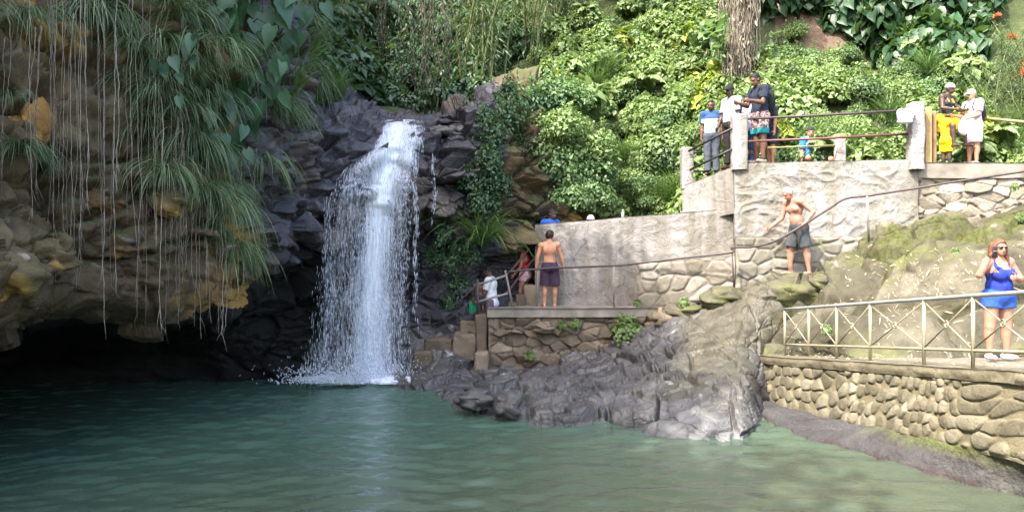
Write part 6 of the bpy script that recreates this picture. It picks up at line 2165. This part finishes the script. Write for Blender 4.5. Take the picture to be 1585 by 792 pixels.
# --- man in white on the low steps
J = person(760, 531, 17.75, 411, -104, 'man in loose white T-shirt turned away towards the waterfall on the low steps', S_BROWN, up=(0, -.03, 1),
           arms={'L': ((.15, -.25, -1), (-.1, -.7, -.5)), 'R': ((-.2, -.5, -.8), (0, -.9, -.1))}, head=(0, 10, 0), top=('t_shirt', patterned('white_print_cotton', (.74, .74, .75), (.62, .63, .66), 9), .75, -.10),
           bottom=('shorts', cloth('grey_violet_shorts', (.12, .09, .11)), .9, .012), hair=('buzz', HAIR_B))
tw = thing('towel', J['world'](J['palmL']), 'green towel hanging from the hand of the man in white on the steps', 'towel')
m = MB(); xs = np.linspace(-.085, .085, 14); zs = np.linspace(0.03, -.46, 18); XX, ZZ = np.meshgrid(xs, zs, indexing='ij')
top_ = np.stack([XX.ravel(), .03 * np.sin(XX.ravel() * 60) * (.3 - ZZ.ravel()), ZZ.ravel()], 1)
m.add(top_, gridfaces(14, 18)); o = m.build('cloth', cloth('green_towel', (.015, .22, .10)), tw); so_ = o.modifiers.new('s', 'SOLIDIFY'); so_.thickness = .012
# a second bather half hidden at the rail end
J = person(744, 492, 17.6, 430, -150, 'small child with bare brown shoulders behind the rusty rail post at the pool steps', S_BROWN, arms={'R': ((-.2, -.6, -.6), (0, -1, .1))}, bottom=('shorts', cloth('dark_trunks', (.05, .04, .05)), .8, .01), hair=('short', HAIR_B), head=(0, 10, 0))

# --- two people behind the long grey wall
J = person(852, 442, 18.45, 323, 32, 'man in blue shirt of whom only head and shoulders show above the long grey wall', S_DARK, top=('shirt', cloth('royal_blue_cotton', (.03, .10, .42)), .6, -.05), bottom=('trousers', cloth('dark_trousers', (.03, .03, .04)), 1.9, .0), hair=('buzz', HAIR_B), head=(20, 6, 0))
J = person(913, 450, 18.5, 333, 150, 'person in a white cap whose head just shows above the long grey wall', S_BROWN, top=('shirt', cloth('white_shirt_cotton', (.6, .6, .6)), .6, -.05), bottom=('trousers', cloth('dark_trousers', (.03, .03, .04)), 1.9, .0), hair=('cap', cloth('white_cap_cotton', (.75, .75, .75))), head=(0, 10, 0))

# --- group at the left end of the terrace
BW = [cloth('denim_blue_yoke', (.03, .07, .15)), cloth('white_knit', (.62, .68, .72))]
J = person(1102, 272, 17.75, 155, -14, 'man in blue and white T-shirt and grey trousers on the stair path behind black rails', S_BROWN, bulk=1.05, top=('t_shirt', BW, .72, -.04, lambda t, c: (t < .20).astype(int) * (np.abs(c[:, 0]) < .22)),
           bottom=('trousers', cloth('slate_grey_trousers', (.075, .085, .11)), 1.92, .016), hair=('buzz', HAIR_B), shoes=cloth('dark_shoes', (.02, .02, .02)), head=(-20, 12, 0))
J = person(1132, 262, 17.25, 132, -62, 'man in black cap and pale patterned shirt beside the tall grey post', S_DARK, bulk=1.12, belly=.6, arms={'L': ((.1, .0, -1), (0, -.55, -.75)), 'R': ((-.2, -.1, -1), (0, -.4, -.8))},
           top=('shirt', patterned('grey_patterned_cotton', (.42, .43, .5), (.22, .24, .32), 26), .78, -.06), bottom=('trousers', cloth('black_trousers', (.022, .02, .022)), 1.9, .01), hair=('cap', cloth('black_cap_cotton', (.018, .018, .02))), head=(10, 12, 0), shoes=cloth('brown_shoes', (.05, .03, .02)))
J = person(1156, 261, 17.5, 144, 160, 'person with dark hair in striped shirt and blue jeans hidden behind the tall grey post', S_BROWN, top=('shirt', stripes('lilac_striped_cotton', (.42, .4, .55), (.2, .2, .34), 16), .8, -.06),
           bottom=('jeans', cloth('blue_jeans_denim', (.035, .055, .13)), 1.9, .008), hair=('short', HAIR_B), head=(0, 15, 0), shoes=cloth('grey_shoes', (.1, .1, .1)))
J = person(1176, 254, 16.85, 113, -68, 'tall man in navy T-shirt and patterned swim shorts looking at his phone on the terrace', S_BROWN, bulk=1.05, up=(0, -.04, 1), arms={'L': ((.10, -.32, -1), (-.18, -1, .12)), 'R': ((-.12, -.35, -1), (.18, -1, .12))},
           top=('t_shirt', cloth('navy_cotton', (.022, .028, .045)), .7, -.02), bottom=('swim_shorts', [patterned('pink_palm_print', (.42, .28, .28), (.05, .04, .05), 14), cloth('teal_band', (.02, .20, .24))], .80, .014, lambda t, c: (t < -.155).astype(int)),
           hair=('short', HAIR_B), head=(0, 24, 0), shoes=cloth('pale_sandals', (.3, .26, .22)))
backpack(J, cloth('dark_green_black_nylon', (.018, .024, .024)), 'dark backpack carried by the tall man in navy', 1.1)
phone(J, 'L', 'dark phone in the hands of the tall man in navy')
J = person(1193, 256, 17.35, 150, -80, 'person in dark shirt standing behind the tall man with the backpack', S_TAN, top=('shirt', cloth('dark_slate_cotton', (.03, .035, .04)), .75, -.05), bottom=('shorts', cloth('dark_blue_trunks', (.02, .03, .06)), .9, .01), hair=('short', HAIR_B), head=(0, 10, 0))
J = person(1253, 262, 17.7, 148, 20, 'man in bright blue T-shirt half hidden behind the terrace wall', S_TAN, legs={'L': ((.55, -.8, .12), (-.6, .4, -.25)), 'R': ((-.55, -.8, .12), (.6, .35, -.25))}, top=('t_shirt', cloth('bright_blue_cotton', (.03, .17, .50)), .7, -.05), bottom=('shorts', cloth('black_shorts', (.02, .02, .02)), .9, .01), hair=('cap_back', cloth('dark_grey_cap', (.03, .03, .035))), head=(-25, 10, 0))
backpack(J, cloth('grey_white_nylon', (.25, .25, .28)), 'grey bag on the back of the man in bright blue')

# --- right end of the terrace
def ex_seat(root, J, HL_, HM, h, part, q):
    def fill(s2):
        for s in (-1, 1): s2.cone(J['neck'] + q['ss'] * s * .055 * h + q['up'] * .01 * h, J['chest'] + q['ss'] * s * .05 * h + q['fwd'] * .07 * h, .012 * h, .012 * h, .01)
    part('strap', fill, cloth('yellow_webbing', (.5, .36, .05)))
seat_h = P(1460, 190, 16.25)[2] - P(1460, 262, 16.25)[2]
J = person(1461, 232, 16.3, 117, 28, 'man in grey knit hat, dark tank top and yellow shorts above the yellow child', S_DARK, up=(.04, -.14, 1),
           legs={'L': ((.25, -.85, -.45), (-.02, -.10, -1)), 'R': ((-.22, -.80, -.50), (0, -.05, -1))}, arms={'L': ((.25, -.35, -.9), (-.35, -.9, -.15)), 'R': ((-.3, -.25, -.95), (.4, -.85, -.2))}, head=(15, 4, 0), bulk=1.08,
           top=('tank_top', cloth('dark_slate_tank', (.03, .045, .05)), 0, -.02), bottom=('shorts', cloth('yellow_shorts_cotton', (.62, .38, .015)), .9, .02), hair=('knit', patterned('grey_white_knit', (.55, .55, .56), (.3, .31, .33), 40)), extra=ex_seat)
J = person(1465, 262, 16.1, 178, 120, 'child in yellow T-shirt and yellow shorts by the wooden post', S_DARK, top=('t_shirt', cloth('golden_yellow_cotton', (.62, .40, .02)), .7, -.02), bottom=('shorts', cloth('yellow_child_shorts', (.60, .42, .01)), .85, .02),
           arms={'R': ((-.3, -.3, -1), (.3, -.9, -.2)), 'L': ((.3, -.3, -1), (-.3, -.9, .0))}, hair=('buzz', HAIR_B), head=(0, 5, 0), bulk=1.05)
J = person(1506, 256, 16.1, 139, -72, 'man in white cap, white T-shirt and pale shorts at the right end of the terrace', S_FAIR, bulk=1.12, belly=.5, arms={'L': ((.05, -.2, -1), (-.1, -.8, -.25)), 'R': ((-.1, -.35, -1), (0, -.9, .1))},
           top=('t_shirt', cloth('white_cotton', (.74, .72, .72)), .7, -.05), bottom=('shorts', cloth('pale_lilac_shorts', (.60, .57, .62)), .92, .016), hair=('cap', cloth('cream_cap_cotton', (.74, .70, .68))), head=(0, 10, 0), shoes=cloth('beige_shoes', (.3, .25, .2)))
backpack(J, cloth('dark_purple_nylon', (.035, .022, .045)), 'dark purple backpack on the man in the white cap', 1.0)
sb = thing('bag', J['world'](J['palmL'] + np.array([0, -.03, -.12])), 'white carrier bag held by the man in the white cap', 'bag')
s2 = SDF((-.2, -.2, -.3), (.2, .2, .25), .012); s2.ell((0, 0, -.05), (.10, .07, .15), .03); s2.cone((0, 0, .05), (0, 0, .16), .05, .02, .03)
V, Q = s2.mesh(); V = V + .012 * vfbm(V * 12, 3, 3); mesh('plastic', V, Q, cloth('white_plastic', (.72, .72, .74)), sb, True)
